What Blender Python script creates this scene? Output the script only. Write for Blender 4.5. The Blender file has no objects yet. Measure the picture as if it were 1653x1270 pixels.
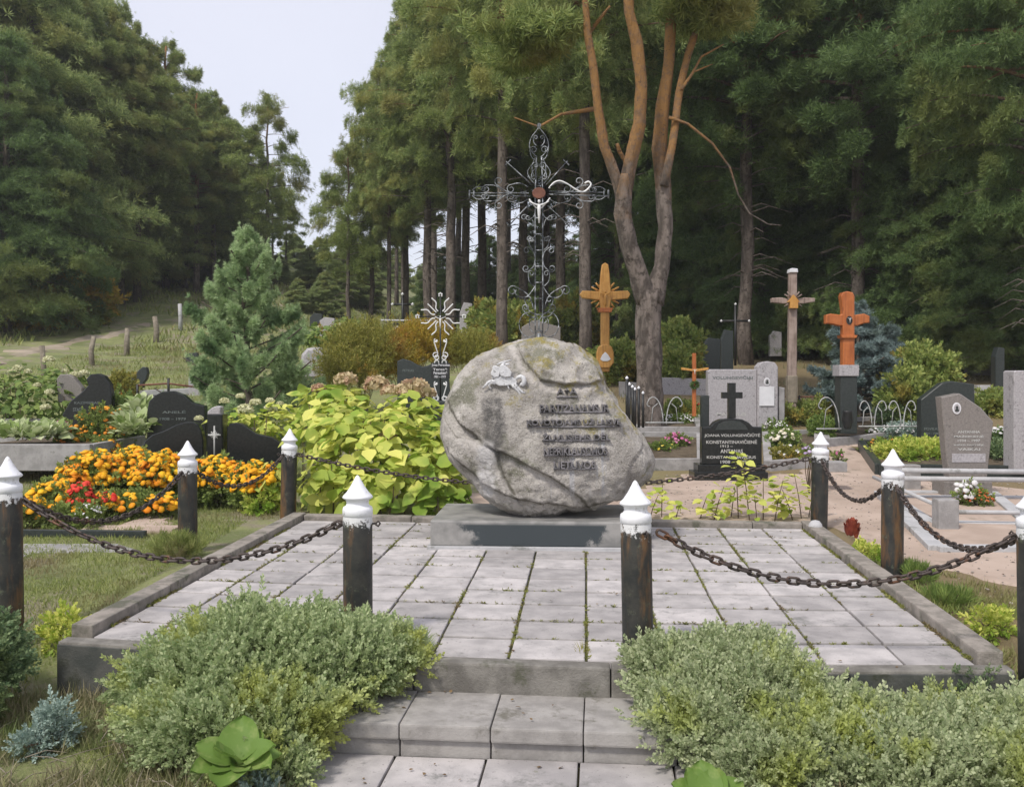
import bpy, bmesh, math, random
import numpy as np
from mathutils import Vector, Matrix, noise
from mathutils.bvhtree import BVHTree
random.seed(7); rng = np.random.default_rng(7)
SC = bpy.context.scene; C = SC.collection
R = math.radians
# ------------------------------------------------------------ camera, sky, sun, exposure
H = 1.48; F = 1550.0; CX = 826.5; HY = 606.0          # eye height above the paving, focal length and horizon in photo pixels
cam = bpy.data.cameras.new('camera'); co = bpy.data.objects.new('camera', cam); C.objects.link(co)
co.location = (0, 0, H); co.rotation_euler = (R(90), 0, 0)
cam.sensor_width = 36; cam.lens = 36*F/1653; cam.shift_y = -(635-HY)/1653; cam.clip_end = 2000
SC.camera = co
W = bpy.data.worlds.new('World'); SC.world = W; W.use_nodes = True
wn = W.node_tree.nodes; wl = W.node_tree.links; wn.clear()
SUN_EL, SUN_AZ = R(52), R(215)
sky = wn.new('ShaderNodeTexSky'); sky.sky_type = 'NISHITA'; sky.sun_disc = False
sky.sun_elevation = SUN_EL; sky.sun_rotation = SUN_AZ
b1 = wn.new('ShaderNodeBackground'); b1.inputs[1].default_value = 0.05
wl.new(sky.outputs[0], b1.inputs[0])
tc = wn.new('ShaderNodeTexCoord'); nz = wn.new('ShaderNodeTexNoise'); nz.inputs['Scale'].default_value = 2.2
nz.inputs['Detail'].default_value = 5
rp = wn.new('ShaderNodeValToRGB'); rp.color_ramp.elements[0].position = .3; rp.color_ramp.elements[1].position = .75
rp.color_ramp.elements[0].color = (.64, .62, .675, 1); rp.color_ramp.elements[1].color = (.74, .72, .765, 1)
b2 = wn.new('ShaderNodeBackground'); b2.inputs[1].default_value = 0.94
ad = wn.new('ShaderNodeAddShader'); wo = wn.new('ShaderNodeOutputWorld')
wl.new(tc.outputs['Generated'], nz.inputs[0]); wl.new(nz.outputs[0], rp.inputs[0]); wl.new(rp.outputs[0], b2.inputs[0])
wl.new(b1.outputs[0], ad.inputs[0]); wl.new(b2.outputs[0], ad.inputs[1]); wl.new(ad.outputs[0], wo.inputs[0])
sl = bpy.data.lights.new('sun', 'SUN'); sl.energy = 2.8; sl.angle = R(8); sl.color = (1, .95, .87)
so = bpy.data.objects.new('sun', sl); C.objects.link(so)
sd = Vector((math.sin(SUN_AZ)*math.cos(SUN_EL), math.cos(SUN_AZ)*math.cos(SUN_EL), math.sin(SUN_EL)))
so.rotation_euler = sd.to_track_quat('Z', 'Y').to_euler()
SC.view_settings.view_transform = 'Standard'; SC.view_settings.look = 'None'; SC.view_settings.exposure = 0.17
# ------------------------------------------------------------ materials
def _mix(n, l, f, a, b, blend='MIX'):
    m = n.new('ShaderNodeMix'); m.data_type = 'RGBA'; m.blend_type = blend
    for s, v in ((m.inputs['Factor'], f), (m.inputs['A'], a), (m.inputs['B'], b)):
        if isinstance(v, (int, float)): s.default_value = v
        elif isinstance(v, tuple): s.default_value = (*v, 1) if len(v) == 3 else v
        else: l.new(v, s)
    return m.outputs['Result']
def _noise(n, l, vec, scale, detail=4, rough=.6):
    t = n.new('ShaderNodeTexNoise'); t.inputs['Scale'].default_value = scale; t.inputs['Detail'].default_value = detail
    t.inputs['Roughness'].default_value = rough; l.new(vec, t.inputs['Vector']); return t.outputs['Fac']
def _ramp(n, l, v, a, b):
    m = n.new('ShaderNodeMapRange'); m.interpolation_type = 'SMOOTHSTEP'
    m.inputs['From Min'].default_value = a; m.inputs['From Max'].default_value = b; l.new(v, m.inputs['Value']); return m.outputs['Result']
def M(name, c1, c2=None, scale=6, rough=.8, bump=.3, metal=0, c3=None, s3=2, t3=(.55, .65), island=0, bscale=None, bdist=.01, spec=.5, coord='Object', hook=None, stretch=None):
    m = bpy.data.materials.new(name); m.use_nodes = True; n = m.node_tree.nodes; l = m.node_tree.links
    p = n['Principled BSDF']; p.inputs['Roughness'].default_value = rough; p.inputs['Metallic'].default_value = metal
    p.inputs['Specular IOR Level'].default_value = spec
    tc = n.new('ShaderNodeTexCoord').outputs[coord]
    if stretch: mp = n.new('ShaderNodeMapping'); mp.inputs['Scale'].default_value = stretch; l.new(tc, mp.inputs[0]); bt = mp.outputs[0]
    else: bt = tc
    col = _mix(n, l, _ramp(n, l, _noise(n, l, bt, scale, 6), .35, .65), c1, c2 or c1)
    if c3: col = _mix(n, l, _ramp(n, l, _noise(n, l, tc, s3, 8, .7), *t3), col, c3)
    if island:
        g = n.new('ShaderNodeNewGeometry')
        mr = n.new('ShaderNodeMapRange'); mr.inputs['To Min'].default_value = 1-island; mr.inputs['To Max'].default_value = 1+island*.6
        l.new(g.outputs['Random Per Island'], mr.inputs['Value'])
        hs = n.new('ShaderNodeHueSaturation'); l.new(col, hs.inputs['Color']); l.new(mr.outputs['Result'], hs.inputs['Value']); col = hs.outputs[0]
    if hook: col = hook(n, l, tc, col, p)
    l.new(col, p.inputs['Base Color'])
    if bump:
        b = n.new('ShaderNodeBump'); b.inputs['Strength'].default_value = bump; b.inputs['Distance'].default_value = bdist
        l.new(_noise(n, l, bt, bscale or scale*6, 6, .7), b.inputs['Height']); l.new(b.outputs[0], p.inputs['Normal'])
    return m
def LEAF(name, c1, c2, c3=None, trans=.3, scale=1.2, rough=.6, gloss=.3):
    """leaf: colour varies leaf by leaf and from clump to clump"""
    m = bpy.data.materials.new(name); m.use_nodes = True; n = m.node_tree.nodes; l = m.node_tree.links
    p = n['Principled BSDF']; p.inputs['Roughness'].default_value = rough; p.inputs['Specular IOR Level'].default_value = gloss
    g = n.new('ShaderNodeNewGeometry'); tc = n.new('ShaderNodeTexCoord').outputs['Object']
    col = _mix(n, l, g.outputs['Random Per Island'], c1, c2)
    if c3: col = _mix(n, l, _ramp(n, l, _noise(n, l, tc, scale, 3), .48, .66), col, c3)
    l.new(col, p.inputs['Base Color'])
    t = n.new('ShaderNodeBsdfTranslucent'); l.new(col, t.inputs[0])
    ms = n.new('ShaderNodeMixShader'); ms.inputs[0].default_value = trans
    l.new(p.outputs[0], ms.inputs[1]); l.new(t.outputs[0], ms.inputs[2]); l.new(ms.outputs[0], n['Material Output'].inputs[0])
    return m
# ------------------------------------------------------------ mesh helpers
OFF = {}                                   # world offset of each root (roots are not rotated while their parts are built)
def woff(o): return OFF.get(o.name, Vector((0, 0, 0))) if o else Vector((0, 0, 0))
def link(name, me, m, parent=None):
    me.materials.clear()
    if m: me.materials.append(m)
    o = bpy.data.objects.new(name, me); C.objects.link(o)
    if parent: o.parent = parent; OFF[o.name] = woff(parent)
    return o
def tag(o, label, cat, group=None, kind=None):
    if label: o['label'] = label
    if cat: o['category'] = cat
    if group: o['group'] = group
    if kind: o['kind'] = kind
    return o
def T(name, loc, label, cat, group=None):
    o = bpy.data.objects.new(name, None); C.objects.link(o); o.location = loc; o.empty_display_size = .1
    OFF[o.name] = Vector(loc); return tag(o, label, cat, group)
class MB:
    def __init__(s): s.v = []; s.f = []; s.sm = []
    def add(s, vs, fs, smooth=False):
        b = len(s.v); s.v += [tuple(v) for v in vs]; s.f += [tuple(b+i for i in f) for f in fs]; s.sm += [smooth]*len(fs); return s
    def box(s, x0, x1, y0, y1, z0, z1, bev=0.0, mat=None):
        if bev <= 0:
            vs = [(x, y, z) for z in (z0, z1) for y in (y0, y1) for x in (x0, x1)]
            fs = [(0, 2, 3, 1), (4, 5, 7, 6), (0, 1, 5, 4), (2, 6, 7, 3), (0, 4, 6, 2), (1, 3, 7, 5)]
        else:
            bm = bmesh.new(); bmesh.ops.create_cube(bm, size=1)
            for v in bm.verts: v.co = Vector(((x0+x1)/2+v.co.x*(x1-x0), (y0+y1)/2+v.co.y*(y1-y0), (z0+z1)/2+v.co.z*(z1-z0)))
            bmesh.ops.bevel(bm, geom=bm.edges[:], offset=bev, segments=2, profile=.6, affect='EDGES')
            bm.verts.index_update(); vs = [v.co.copy() for v in bm.verts]; fs = [[v.index for v in f.verts] for f in bm.faces]; bm.free()
        if mat: vs = [mat @ Vector(v) for v in vs]
        return s.add(vs, fs)
    def tube(s, pts, rad, n=8, closed=False, cap=True, smooth=True, jit=0):
        pts = [Vector(p) for p in pts]; N = len(pts)
        rad = rad if isinstance(rad, (list, tuple)) else [rad]*N
        up = None; vs = []; fs = []
        for i, p in enumerate(pts):
            a = pts[(i-1) % N] if (closed or i) else p; b = pts[(i+1) % N] if (closed or i < N-1) else p
            t = (b-a)
            if t.length < 1e-9: t = Vector((0, 0, 1))
            t.normalize()
            if up is None: up = t.orthogonal().normalized()
            up = (up-t*up.dot(t))
            if up.length < 1e-6: up = t.orthogonal()
            up.normalize(); w = t.cross(up)
            for k in range(n):
                a_ = 2*math.pi*k/n; rr = rad[i]*(1+jit*noise.noise(p*3+Vector((k*1.7, 0, 0))))
                vs.append(p+up*math.cos(a_)*rr+w*math.sin(a_)*rr)
        for i in range(N if closed else N-1):
            j = (i+1) % N
            for k in range(n): fs.append((i*n+k, i*n+(k+1) % n, j*n+(k+1) % n, j*n+k))
        if cap and not closed: fs += [tuple(range(n))[::-1], tuple((N-1)*n+k for k in range(n))]
        return s.add(vs, fs, smooth)
    def lathe(s, prof, c=(0, 0, 0), n=24, smooth=True):
        vs = []; fs = []
        for r, z in prof:
            for k in range(n): a = 2*math.pi*k/n; vs.append((c[0]+r*math.cos(a), c[1]+r*math.sin(a), c[2]+z))
        for i in range(len(prof)-1):
            for k in range(n): fs.append((i*n+k, (i+1)*n+k, (i+1)*n+(k+1) % n, i*n+(k+1) % n))
        fs = [f[::-1] for f in fs] if prof[0][1] < prof[-1][1] else fs
        return s.add(vs, fs, smooth)
    def prism(s, out, y0, y1, bev=0.0):
        """outline of (x,z) points extruded from y0 (front) to y1"""
        bm = bmesh.new(); fv = [bm.verts.new((x, y0, z)) for x, z in out]; f = bm.faces.new(fv)
        r = bmesh.ops.extrude_face_region(bm, geom=[f]); 
        for v in [g for g in r['geom'] if isinstance(g, bmesh.types.BMVert)]: v.co.y = y1
        bmesh.ops.recalc_face_normals(bm, faces=bm.faces[:])
        if bev:
            es = [e for e in bm.edges if abs(e.verts[0].co.y-e.verts[1].co.y) < 1e-6]
            bmesh.ops.bevel(bm, geom=es, offset=bev, segments=1, affect='EDGES')
        bm.verts.index_update(); s.add([v.co.copy() for v in bm.verts], [[v.index for v in f.verts] for f in bm.faces]); bm.free(); return s
    def build(s, name, m, parent=None):
        me = bpy.data.meshes.new(name); o_ = woff(parent)
        me.from_pydata([(v[0]-o_[0], v[1]-o_[1], v[2]-o_[2]) for v in s.v], [], s.f)
        me.polygons.foreach_set('use_smooth', s.sm); me.update()
        return link(name, me, m, parent)
def unit(a): return a/np.maximum(np.linalg.norm(a, axis=-1, keepdims=True), 1e-9)
def scatter(tv, tf, pos, axis, scale, roll=None, up=None):
    """template (x side, y along, z normal) copied at pos with y along axis; returns verts, faces"""
    tv = np.array(tv, float); pos = np.asarray(pos, float); N = len(pos); axis = unit(np.asarray(axis, float))
    if up is None: up = rng.normal(size=(N, 3))
    side = unit(np.cross(axis, up)); nor = np.cross(side, axis)
    sc = np.broadcast_to(np.asarray(scale, float).reshape(-1, 1, 1) if np.ndim(scale) else np.full((N, 1, 1), scale), (N, 1, 1))
    V = (tv[None, :, 0:1]*side[:, None]+tv[None, :, 1:2]*axis[:, None]+tv[None, :, 2:3]*nor[:, None])*sc+pos[:, None]
    k = len(tv); base = (np.arange(N)*k)
    return V.reshape(-1, 3), [(tf, base)]
def npmesh(name, V, FB, m, parent=None, smooth=False):
    """V verts, FB list of (template faces, bases)"""
    V = V-np.array(woff(parent)); loops = []; tot = []
    for tf, base in FB:
        flat = np.concatenate([np.array(f) for f in tf]); ln = np.array([len(f) for f in tf])
        loops.append((base[:, None]+flat[None]).reshape(-1)); tot.append(np.tile(ln, len(base)))
    loops = np.concatenate(loops).astype(np.int32); tot = np.concatenate(tot).astype(np.int32)
    me = bpy.data.meshes.new(name); me.vertices.add(len(V)); me.vertices.foreach_set('co', V.astype(np.float32).ravel())
    me.loops.add(len(loops)); me.loops.foreach_set('vertex_index', loops)
    me.polygons.add(len(tot)); me.polygons.foreach_set('loop_start', np.concatenate([[0], np.cumsum(tot)[:-1]]).astype(np.int32))
    me.polygons.foreach_set('loop_total', tot); me.update(calc_edges=True)
    if smooth: me.polygons.foreach_set('use_smooth', np.ones(len(tot), bool))
    return link(name, me, m, parent)
def join(parts):
    """join [(V,FB),...]"""
    Vs = []; FB = []; b = 0
    for V, fb in parts:
        Vs.append(V); FB += [(tf, base+b) for tf, base in fb]; b += len(V)
    return np.concatenate(Vs), FB
LEAFQ = ([(0, 0, 0), (.3, .5, .06), (0, 1, 0), (-.3, .5, .06)], [(0, 1, 2, 3)])
BLADE = ([(-.03, 0, 0), (.03, 0, 0), (.022, .5, .03), (-.022, .5, .03), (0, 1, .14)], [(0, 1, 2, 3), (3, 2, 4)])
BIGLEAF = ([(0, 0, 0), (.34, .22, .07), (.0, .3, -.02), (-.34, .22, .07), (.4, .55, .08), (0, .6, -.01), (-.4, .55, .08), (.2, .86, .02), (-.2, .86, .02), (0, 1.08, -.1)],
           [(0, 1, 2), (0, 2, 3), (1, 4, 5, 2), (2, 5, 6, 3), (4, 7, 5), (5, 8, 6), (5, 7, 9), (5, 9, 8)])
def tuft_t(n, spread, w, seed=1, curve=0):
    r = random.Random(seed); v = []; f = []
    for i in range(n):
        a = 2*math.pi*(i+r.random()*.6)/n; s = spread*(.45+.6*r.random()); L = .8+.4*r.random()
        d = Vector((math.sin(s)*math.cos(a), math.cos(s), math.sin(s)*math.sin(a))); q = d.cross(Vector((r.random(), r.random(), r.random()))).normalized()*w/2
        b = len(v); v += [tuple(d*.03), tuple(d*L*.5+q), tuple(d*L), tuple(d*L*.5-q)]; f += [(b, b+1, b+2, b+3)]
    return v, f
def sprig_t(n, leaf=.24, w=.12, seed=1):
    r = random.Random(seed); v = []; f = []
    for i in range(n):
        t = .15+.85*i/(n-1); a = i*2.4; s = .95-.5*t
        d = Vector((math.sin(s)*math.cos(a), math.cos(s), math.sin(s)*math.sin(a))); q = d.cross(Vector((r.random()-.5, r.random()-.5, r.random()-.5))).normalized()*w
        o = Vector((0, t*.8, 0)); b = len(v); L = leaf*(1.15-.4*t)
        v += [tuple(o), tuple(o+d*L*.55+q), tuple(o+d*L), tuple(o+d*L*.55-q)]; f += [(b, b+1, b+2, b+3)]
    v += [(-.012, -.3, 0), (.012, -.3, 0), (0, .95, 0)]; f += [(len(v)-3, len(v)-2, len(v)-1)]
    return v, f
def rdir(n, zmin=-1):
    z = rng.uniform(zmin, 1, n); a = rng.uniform(0, 2*math.pi, n); r = np.sqrt(1-z*z); return np.stack([r*np.cos(a), r*np.sin(a), z], 1)
def broad_leaf(nr=9, nc=7):
    v = []; f = []
    for i in range(nr):
        t = i/(nr-1); w = .44*max(0, math.sin(math.pi*min(1, (t*.93+.05))**.85))**.62*(1 if t < .98 else .3)
        for k in range(nc):
            u = -1+2*k/(nc-1); v.append((u*w+.012*math.sin(9*t+k), t, .17*abs(u)**1.6*(1-.4*t)-.22*t*t+.018*math.cos(u*14)*(1-t)+.03*math.sin(t*7+u*2)))
    for i in range(nr-1):
        for k in range(nc-1): a = i*nc+k; f.append((a, a+1, a+nc+1, a+nc))
    return v, f
ROUND = broad_leaf()
def smooth(p, n=4):
    """Catmull-Rom through 2-D points"""
    if len(p) < 3 or len(p) > 14: return p
    q = [p[0]]+list(p)+[p[-1]]; o = []
    for i in range(1, len(q)-2):
        for k in range(n):
            t = k/n; o.append(tuple(.5*((2*q[i][c])+(-q[i-1][c]+q[i+1][c])*t+(2*q[i-1][c]-5*q[i][c]+4*q[i+1][c]-q[i+2][c])*t*t+(-q[i-1][c]+3*q[i][c]-3*q[i+1][c]+q[i+2][c])*t**3) for c in (0, 1)))
    return o+[tuple(p[-1])]
# ------------------------------------------------------------ terrain
PY = [-60, 0, 4.0, 5.2, 6.6, 8, 10, 12, 13.5, 16.5, 20, 25, 30, 40, 60, 100, 200, 600]
PZ = [-.30, -.30, -.30, -.30, -.07, -.06, -.04, .0, .07, .50, 1.0, 1.62, 2.05, 2.95, 4.7, 7.6, 13, 20]
def zg(x, y):
    s = y+.1*x if y < 7 else y+.1*x*max(0, 1-(y-7)/3)
    z = float(np.interp(s, PY, PZ))
    if y > 10.5:
        a = min(1, (y-10.5)/10); z += a*(.12*noise.noise(Vector((x*.25, y*.25, 0)))+.05*noise.noise(Vector((x*.9, y*.9, 3))))
        if x < -6: z += .03*min(-x-6, 12)*min(1, (y-10.5)/12)
        if x < -5 and y > 33: z += .11*min(y-33, 30)*min(1, (-x-5)/6)
    elif y < 5 and x < -.9 or y < 5 and x > .9: z += .025*noise.noise(Vector((x*2, y*2, 0)))-.01
    return z
def at(px, py, d): return Vector(((px-CX)/F*d, d, H-(py-HY)/F*d))
def gnd(px, py):
    d = 3.0
    while d < 300:
        if HY+(H-zg((px-CX)/F*d, d))*F/d <= py: break
        d += .03 if d < 25 else .15
    return Vector(((px-CX)/F*d, d, zg((px-CX)/F*d, d)))
def onG(px, d): x = (px-CX)/F*d; return Vector((x, d, zg(x, d)))
def ol(pts, d): return [((x-CX)/F*d, H-(y-HY)/F*d) for x, y in pts]
def text_mb(body, width, height, align='CENTER', depth=.01, per_char=False, spacing=1.0):
    cu = bpy.data.curves.new('t', 'FONT'); cu.body = body; cu.extrude = .08; cu.align_x = 'LEFT'; cu.space_character = spacing; cu.offset = .012
    o = bpy.data.objects.new('t', cu); C.objects.link(o); dg = bpy.context.evaluated_depsgraph_get(); dg.update()
    me = o.evaluated_get(dg).to_mesh(); vs = np.array([v.co[:] for v in me.vertices]); fs = [tuple(p.vertices) for p in me.polygons]
    o.evaluated_get(dg).to_mesh_clear(); C.objects.unlink(o); bpy.data.objects.remove(o); bpy.data.curves.remove(cu)
    lo, hi = vs.min(0), vs.max(0); c = (lo+hi)/2
    vs = (vs-c); vs[:, 0] *= width/(hi[0]-lo[0]); vs[:, 1] *= height/(hi[1]-lo[1]); vs[:, 2] *= depth/(hi[2]-lo[2])
    return vs, fs
def text_on(body, cx, y, cz, w, h, m, parent, depth=.008, name='inscription'):
    vs, fs = text_mb(body, w, h, depth=depth); b = MB(); b.add([(cx+v[0], y-v[2], cz+v[1]) for v in vs], fs); return b.build(name, m, parent)
# ------------------------------------------------------------ material list
def slab_hook(n, l, tc, col, p):
    # worn pale patches and moss with shapes of their own
    col = _mix(n, l, _ramp(n, l, _noise(n, l, tc, 3.2, 8, .75), .54, .68), col, (.20, .195, .185))
    col = _mix(n, l, _ramp(n, l, _noise(n, l, tc, 40, 3, .7), .60, .72), col, (.17, .16, .15))
    return _mix(n, l, _ramp(n, l, _noise(n, l, tc, 1.7, 7, .8), .63, .72), col, (.15, .15, .09))
m_slab = M('slab', (.335, .315, .31), (.47, .44, .43), 5, .9, .5, island=.24, hook=slab_hook, bscale=60, bdist=.004)
m_kerb = M('kerb_stone', (.20, .18, .155), (.32, .285, .25), 9, .95, .8, c3=(.11, .11, .08), s3=3.5, t3=(.52, .66), bscale=70, bdist=.008)
m_step = M('step_concrete', (.25, .235, .22), (.35, .33, .31), 7, .92, .7, c3=(.15, .14, .115), s3=4, t3=(.54, .68), bscale=80, bdist=.006)
m_wall = M('wall_concrete', (.055, .06, .055), (.10, .10, .09), 6, .95, .6, c3=(.04, .045, .03), s3=3, bscale=60)
m_joint = M('joint_moss', (.05, .05, .025), (.12, .12, .04), 9, 1, .6, c3=(.05, .04, .03), s3=6)
m_conc = M('concrete', (.25, .24, .235), (.36, .345, .34), 6, .93, .5, c3=(.15, .15, .13), s3=3)
m_conc2 = M('pale_concrete', (.38, .38, .385), (.47, .465, .47), 6, .9, .4, c3=(.24, .24, .23), s3=3)
m_granite_bl = M('black_granite', (.012, .014, .014), (.022, .024, .024), 30, .22, .02, spec=.35)
m_granite_dk = M('dark_granite', (.025, .032, .03), (.04, .046, .044), 30, .35, .05, spec=.4)
m_granite_gy = M('grey_granite', (.30, .285, .295), (.42, .40, .41), 40, .6, .15, c3=(.2, .19, .19), s3=14)
m_granite_br = M('brown_granite', (.17, .155, .14), (.23, .205, .19), 45, .5, .1, c3=(.12, .11, .10), s3=20)
m_cut = M('cut_lettering', (.42, .42, .40), (.5, .5, .48), 8, .9, 0)
m_faint = M('faint_lettering', (.10, .12, .12), (.16, .18, .17), 8, .9, 0)
m_plaque = M('white_plaque', (.62, .62, .64), (.7, .7, .72), 6, .6, .05)
m_white = M('white_paint', (.74, .75, .78), (.80, .80, .83), 8, .55, .2, c3=(.40, .38, .34), s3=11, t3=(.56, .70))
def post_hook(n, l, tc, col, p):
    oi = n.new('ShaderNodeObjectInfo'); sh = n.new('ShaderNodeVectorMath'); sh.operation = 'MULTIPLY_ADD'; sh.inputs[1].default_value = (31, 17, 0); cx_ = n.new('ShaderNodeCombineXYZ'); l.new(oi.outputs['Random'], cx_.inputs[0]); l.new(oi.outputs['Random'], cx_.inputs[1]); l.new(cx_.outputs[0], sh.inputs[0]); l.new(tc, sh.inputs[2]); tc = sh.outputs[0]
    s = n.new('ShaderNodeMapping'); s.inputs['Scale'].default_value = (9, 9, 1.6); l.new(tc, s.inputs[0])
    col = _mix(n, l, _ramp(n, l, _noise(n, l, s.outputs[0], 1, 5, .7), .48, .66), col, (.13, .066, .024))
    col = _mix(n, l, _ramp(n, l, _noise(n, l, tc, 13, 6, .8), .56, .68), col, (.09, .10, .065))
    x = n.new('ShaderNodeSeparateXYZ'); l.new(tc, x.inputs[0])
    a = n.new('ShaderNodeMath'); a.operation = 'MULTIPLY_ADD'; a.inputs[1].default_value = .30; l.new(_noise(n, l, tc, 22, 4, .8), a.inputs[0]); l.new(x.outputs[2], a.inputs[2])
    return _mix(n, l, _ramp(n, l, a.outputs[0], .79, .825), col, (.62, .62, .62))
m_post = M('old_black_paint', (.014, .016, .015), (.036, .034, .028), 10, .55, .5, hook=post_hook, bscale=40, bdist=.006)
m_chain = M('chain_iron', (.045, .035, .032), (.09, .068, .058), 14, .5, .4, metal=.35, c3=(.13, .06, .03), s3=6)
m_iron = M('black_iron', (.018, .019, .02), (.035, .035, .035), 14, .45, .2, metal=.3)
m_silver = M('silver_painted_iron', (.13, .14, .145), (.44, .46, .48), 16, .42, .3, metal=.4, c3=(.045, .05, .055), s3=9, t3=(.44, .58))
m_silverw = M('bright_silver_paint', (.62, .62, .62), (.72, .72, .71), 10, .4, .1, metal=.1)
m_rust = M('rust_red_iron', (.11, .04, .025), (.18, .07, .04), 12, .7, .2)
def grain(c):
    def h(n, l, tc, col, p):
        s = n.new('ShaderNodeMapping'); s.inputs['Scale'].default_value = (22, 22, 1.2); l.new(tc, s.inputs[0])
        return _mix(n, l, _ramp(n, l, _noise(n, l, s.outputs[0], 1.4, 6, .7), .45, .75), col, c)
    return h
m_wood_y = M('honey_varnished_oak', (.46, .22, .045), (.56, .30, .075), 5, .45, .15, hook=grain((.26, .11, .02)))
m_wood_o = M('orange_stained_wood', (.36, .10, .02), (.45, .14, .035), 5, .5, .15, hook=grain((.2, .05, .012)))
m_wood_g = M('weathered_grey_wood', (.24, .18, .15), (.36, .28, .24), 5, .85, .3, hook=grain((.10, .07, .05)))
m_wood_f = M('fence_post_wood', (.20, .17, .13), (.30, .26, .2), 9, .9, .3, hook=grain((.09, .07, .05)))
m_sand = M('sandy_ground', (.36, .275, .22), (.46, .36, .295), 1.4, 1, .5, c3=(.26, .21, .16), s3=2.2, t3=(.54, .68), bscale=40, bdist=.01)
m_dirt = M('dirt_road', (.27, .22, .16), (.36, .30, .23), .9, 1, .4, c3=(.16, .17, .07), s3=.8)
m_soil = M('soil', (.075, .055, .035), (.13, .10, .065), 8, 1, .8, bscale=40, bdist=.02)
def ground_hook(n, l, tc, col, p):
    x = n.new('ShaderNodeSeparateXYZ'); l.new(tc, x.inputs[0])
    a = n.new('ShaderNodeMath'); a.operation = 'MULTIPLY_ADD'; a.inputs[1].default_value = 9; l.new(_noise(n, l, tc, .35, 5, .7), a.inputs[0]); l.new(x.outputs[0], a.inputs[2])
    col = _mix(n, l, _ramp(n, l, _noise(n, l, tc, 24, 5, .8), .50, .72), col, (.30, .27, .17))
    col = _mix(n, l, _ramp(n, l, _noise(n, l, tc, 38, 5, .8), .54, .70), col, (.075, .085, .03))
    # dry needle litter under the pines on the right, grass on the left
    col = _mix(n, l, _ramp(n, l, a.outputs[0], 2.5, 8), col, (.23, .175, .09))
    return _mix(n, l, _ramp(n, l, _noise(n, l, tc, 5, 8, .8), .56, .72), col, (.12, .09, .055))
m_ground = M('ground', (.15, .18, .06), (.27, .29, .11), .9, 1, .8, c3=(.27, .235, .165), s3=1.3, t3=(.50, .62), hook=ground_hook, bscale=26, bdist=.05)
def bark_hook(n, l, tc, col, p):
    x = n.new('ShaderNodeSeparateXYZ'); l.new(tc, x.inputs[0])
    a = n.new('ShaderNodeMath'); a.operation = 'MULTIPLY_ADD'; a.inputs[1].default_value = 3.5; l.new(_noise(n, l, tc, 1.6, 5, .7), a.inputs[0]); l.new(x.outputs[2], a.inputs[2])
    og = _mix(n, l, _ramp(n, l, _noise(n, l, tc, 7, 7, .8), .45, .62), (.33, .175, .06), (.21, .13, .075)); og = _mix(n, l, _ramp(n, l, _noise(n, l, tc, 16, 5, .8), .58, .66), og, (.10, .06, .04)); return _mix(n, l, _ramp(n, l, a.outputs[0], 5.5, 7.0), col, og)
def bark_hook_high(n, l, tc, col, p):
    x = n.new('ShaderNodeSeparateXYZ'); l.new(tc, x.inputs[0])
    a = n.new('ShaderNodeMath'); a.operation = 'MULTIPLY_ADD'; a.inputs[1].default_value = 3.5; l.new(_noise(n, l, tc, 1.6, 5, .7), a.inputs[0]); l.new(x.outputs[2], a.inputs[2])
    return _mix(n, l, _ramp(n, l, a.outputs[0], 9.5, 13.0), col, (.28, .14, .06))
m_bark = M('pine_bark', (.08, .066, .055), (.23, .19, .165), 9, .95, 1, hook=bark_hook, c3=(.07, .055, .045), s3=9, t3=(.5, .62), bscale=16, bdist=.06, stretch=(1, 1, .3))
m_barkf = M('wood_pine_bark', (.085, .068, .056), (.20, .165, .14), 6, .95, 1, hook=bark_hook_high, c3=(.07, .055, .045), s3=9, t3=(.5, .62), bscale=16, bdist=.06, stretch=(1, 1, .3))
m_bark2 = M('dark_bark', (.07, .055, .045), (.16, .13, .10), 5, .95, .8, bscale=12, bdist=.04, stretch=(1, 1, .3))
m_twig = M('twig', (.07, .05, .03), (.14, .10, .06), 8, .9, .2)
g_pine = LEAF('pine_needles', (.15, .215, .06), (.37, .43, .14), (.34, .33, .11), .42, .35)
g_pine2 = LEAF('bright_pine_needles', (.17, .25, .08), (.42, .48, .18), (.38, .38, .12), .42, .5)
g_dark = LEAF('dark_needles', (.075, .13, .045), (.19, .28, .09), (.20, .24, .07), .4, .3)
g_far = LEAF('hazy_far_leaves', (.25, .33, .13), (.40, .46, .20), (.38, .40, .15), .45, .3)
g_fir = LEAF('fir_needles', (.26, .39, .18), (.58, .69, .38), (.20, .31, .14), .4, 1.3)
g_blue = LEAF('blue_spruce_needles', (.12, .18, .17), (.34, .42, .41), (.09, .13, .10), .25, 1.5)
g_rue = LEAF('blue_green_small_leaves', (.26, .35, .15), (.56, .62, .35), (.44, .48, .14), .38, 2.6)
g_rue2 = LEAF('grey_green_small_leaves', (.28, .35, .17), (.60, .64, .40), (.44, .49, .14), .38, 2.6)
g_rue3 = LEAF('dark_green_small_leaves', (.10, .17, .08), (.28, .36, .17), (.20, .25, .09), .3, 3)
g_sage = LEAF('silver_sprig_leaves', (.25, .34, .30), (.40, .49, .42), None, .2)
g_hyd = LEAF('yellow_green_leaves', (.30, .42, .05), (.82, .80, .22), (.24, .38, .05), .4, 1.6)
g_hydg = LEAF('mid_green_leaves', (.12, .20, .05), (.28, .36, .09), (.20, .28, .07), .35, 1.3)
g_berg = LEAF('large_green_leaves', (.09, .17, .03), (.19, .30, .06), (.24, .32, .09), .3, 14)
g_mari = LEAF('marigold_leaves', (.15, .22, .05), (.30, .37, .10), (.14, .17, .05), .3, 3)
g_var = LEAF('variegated_leaves', (.26, .36, .10), (.68, .72, .46), None, .3)
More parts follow.
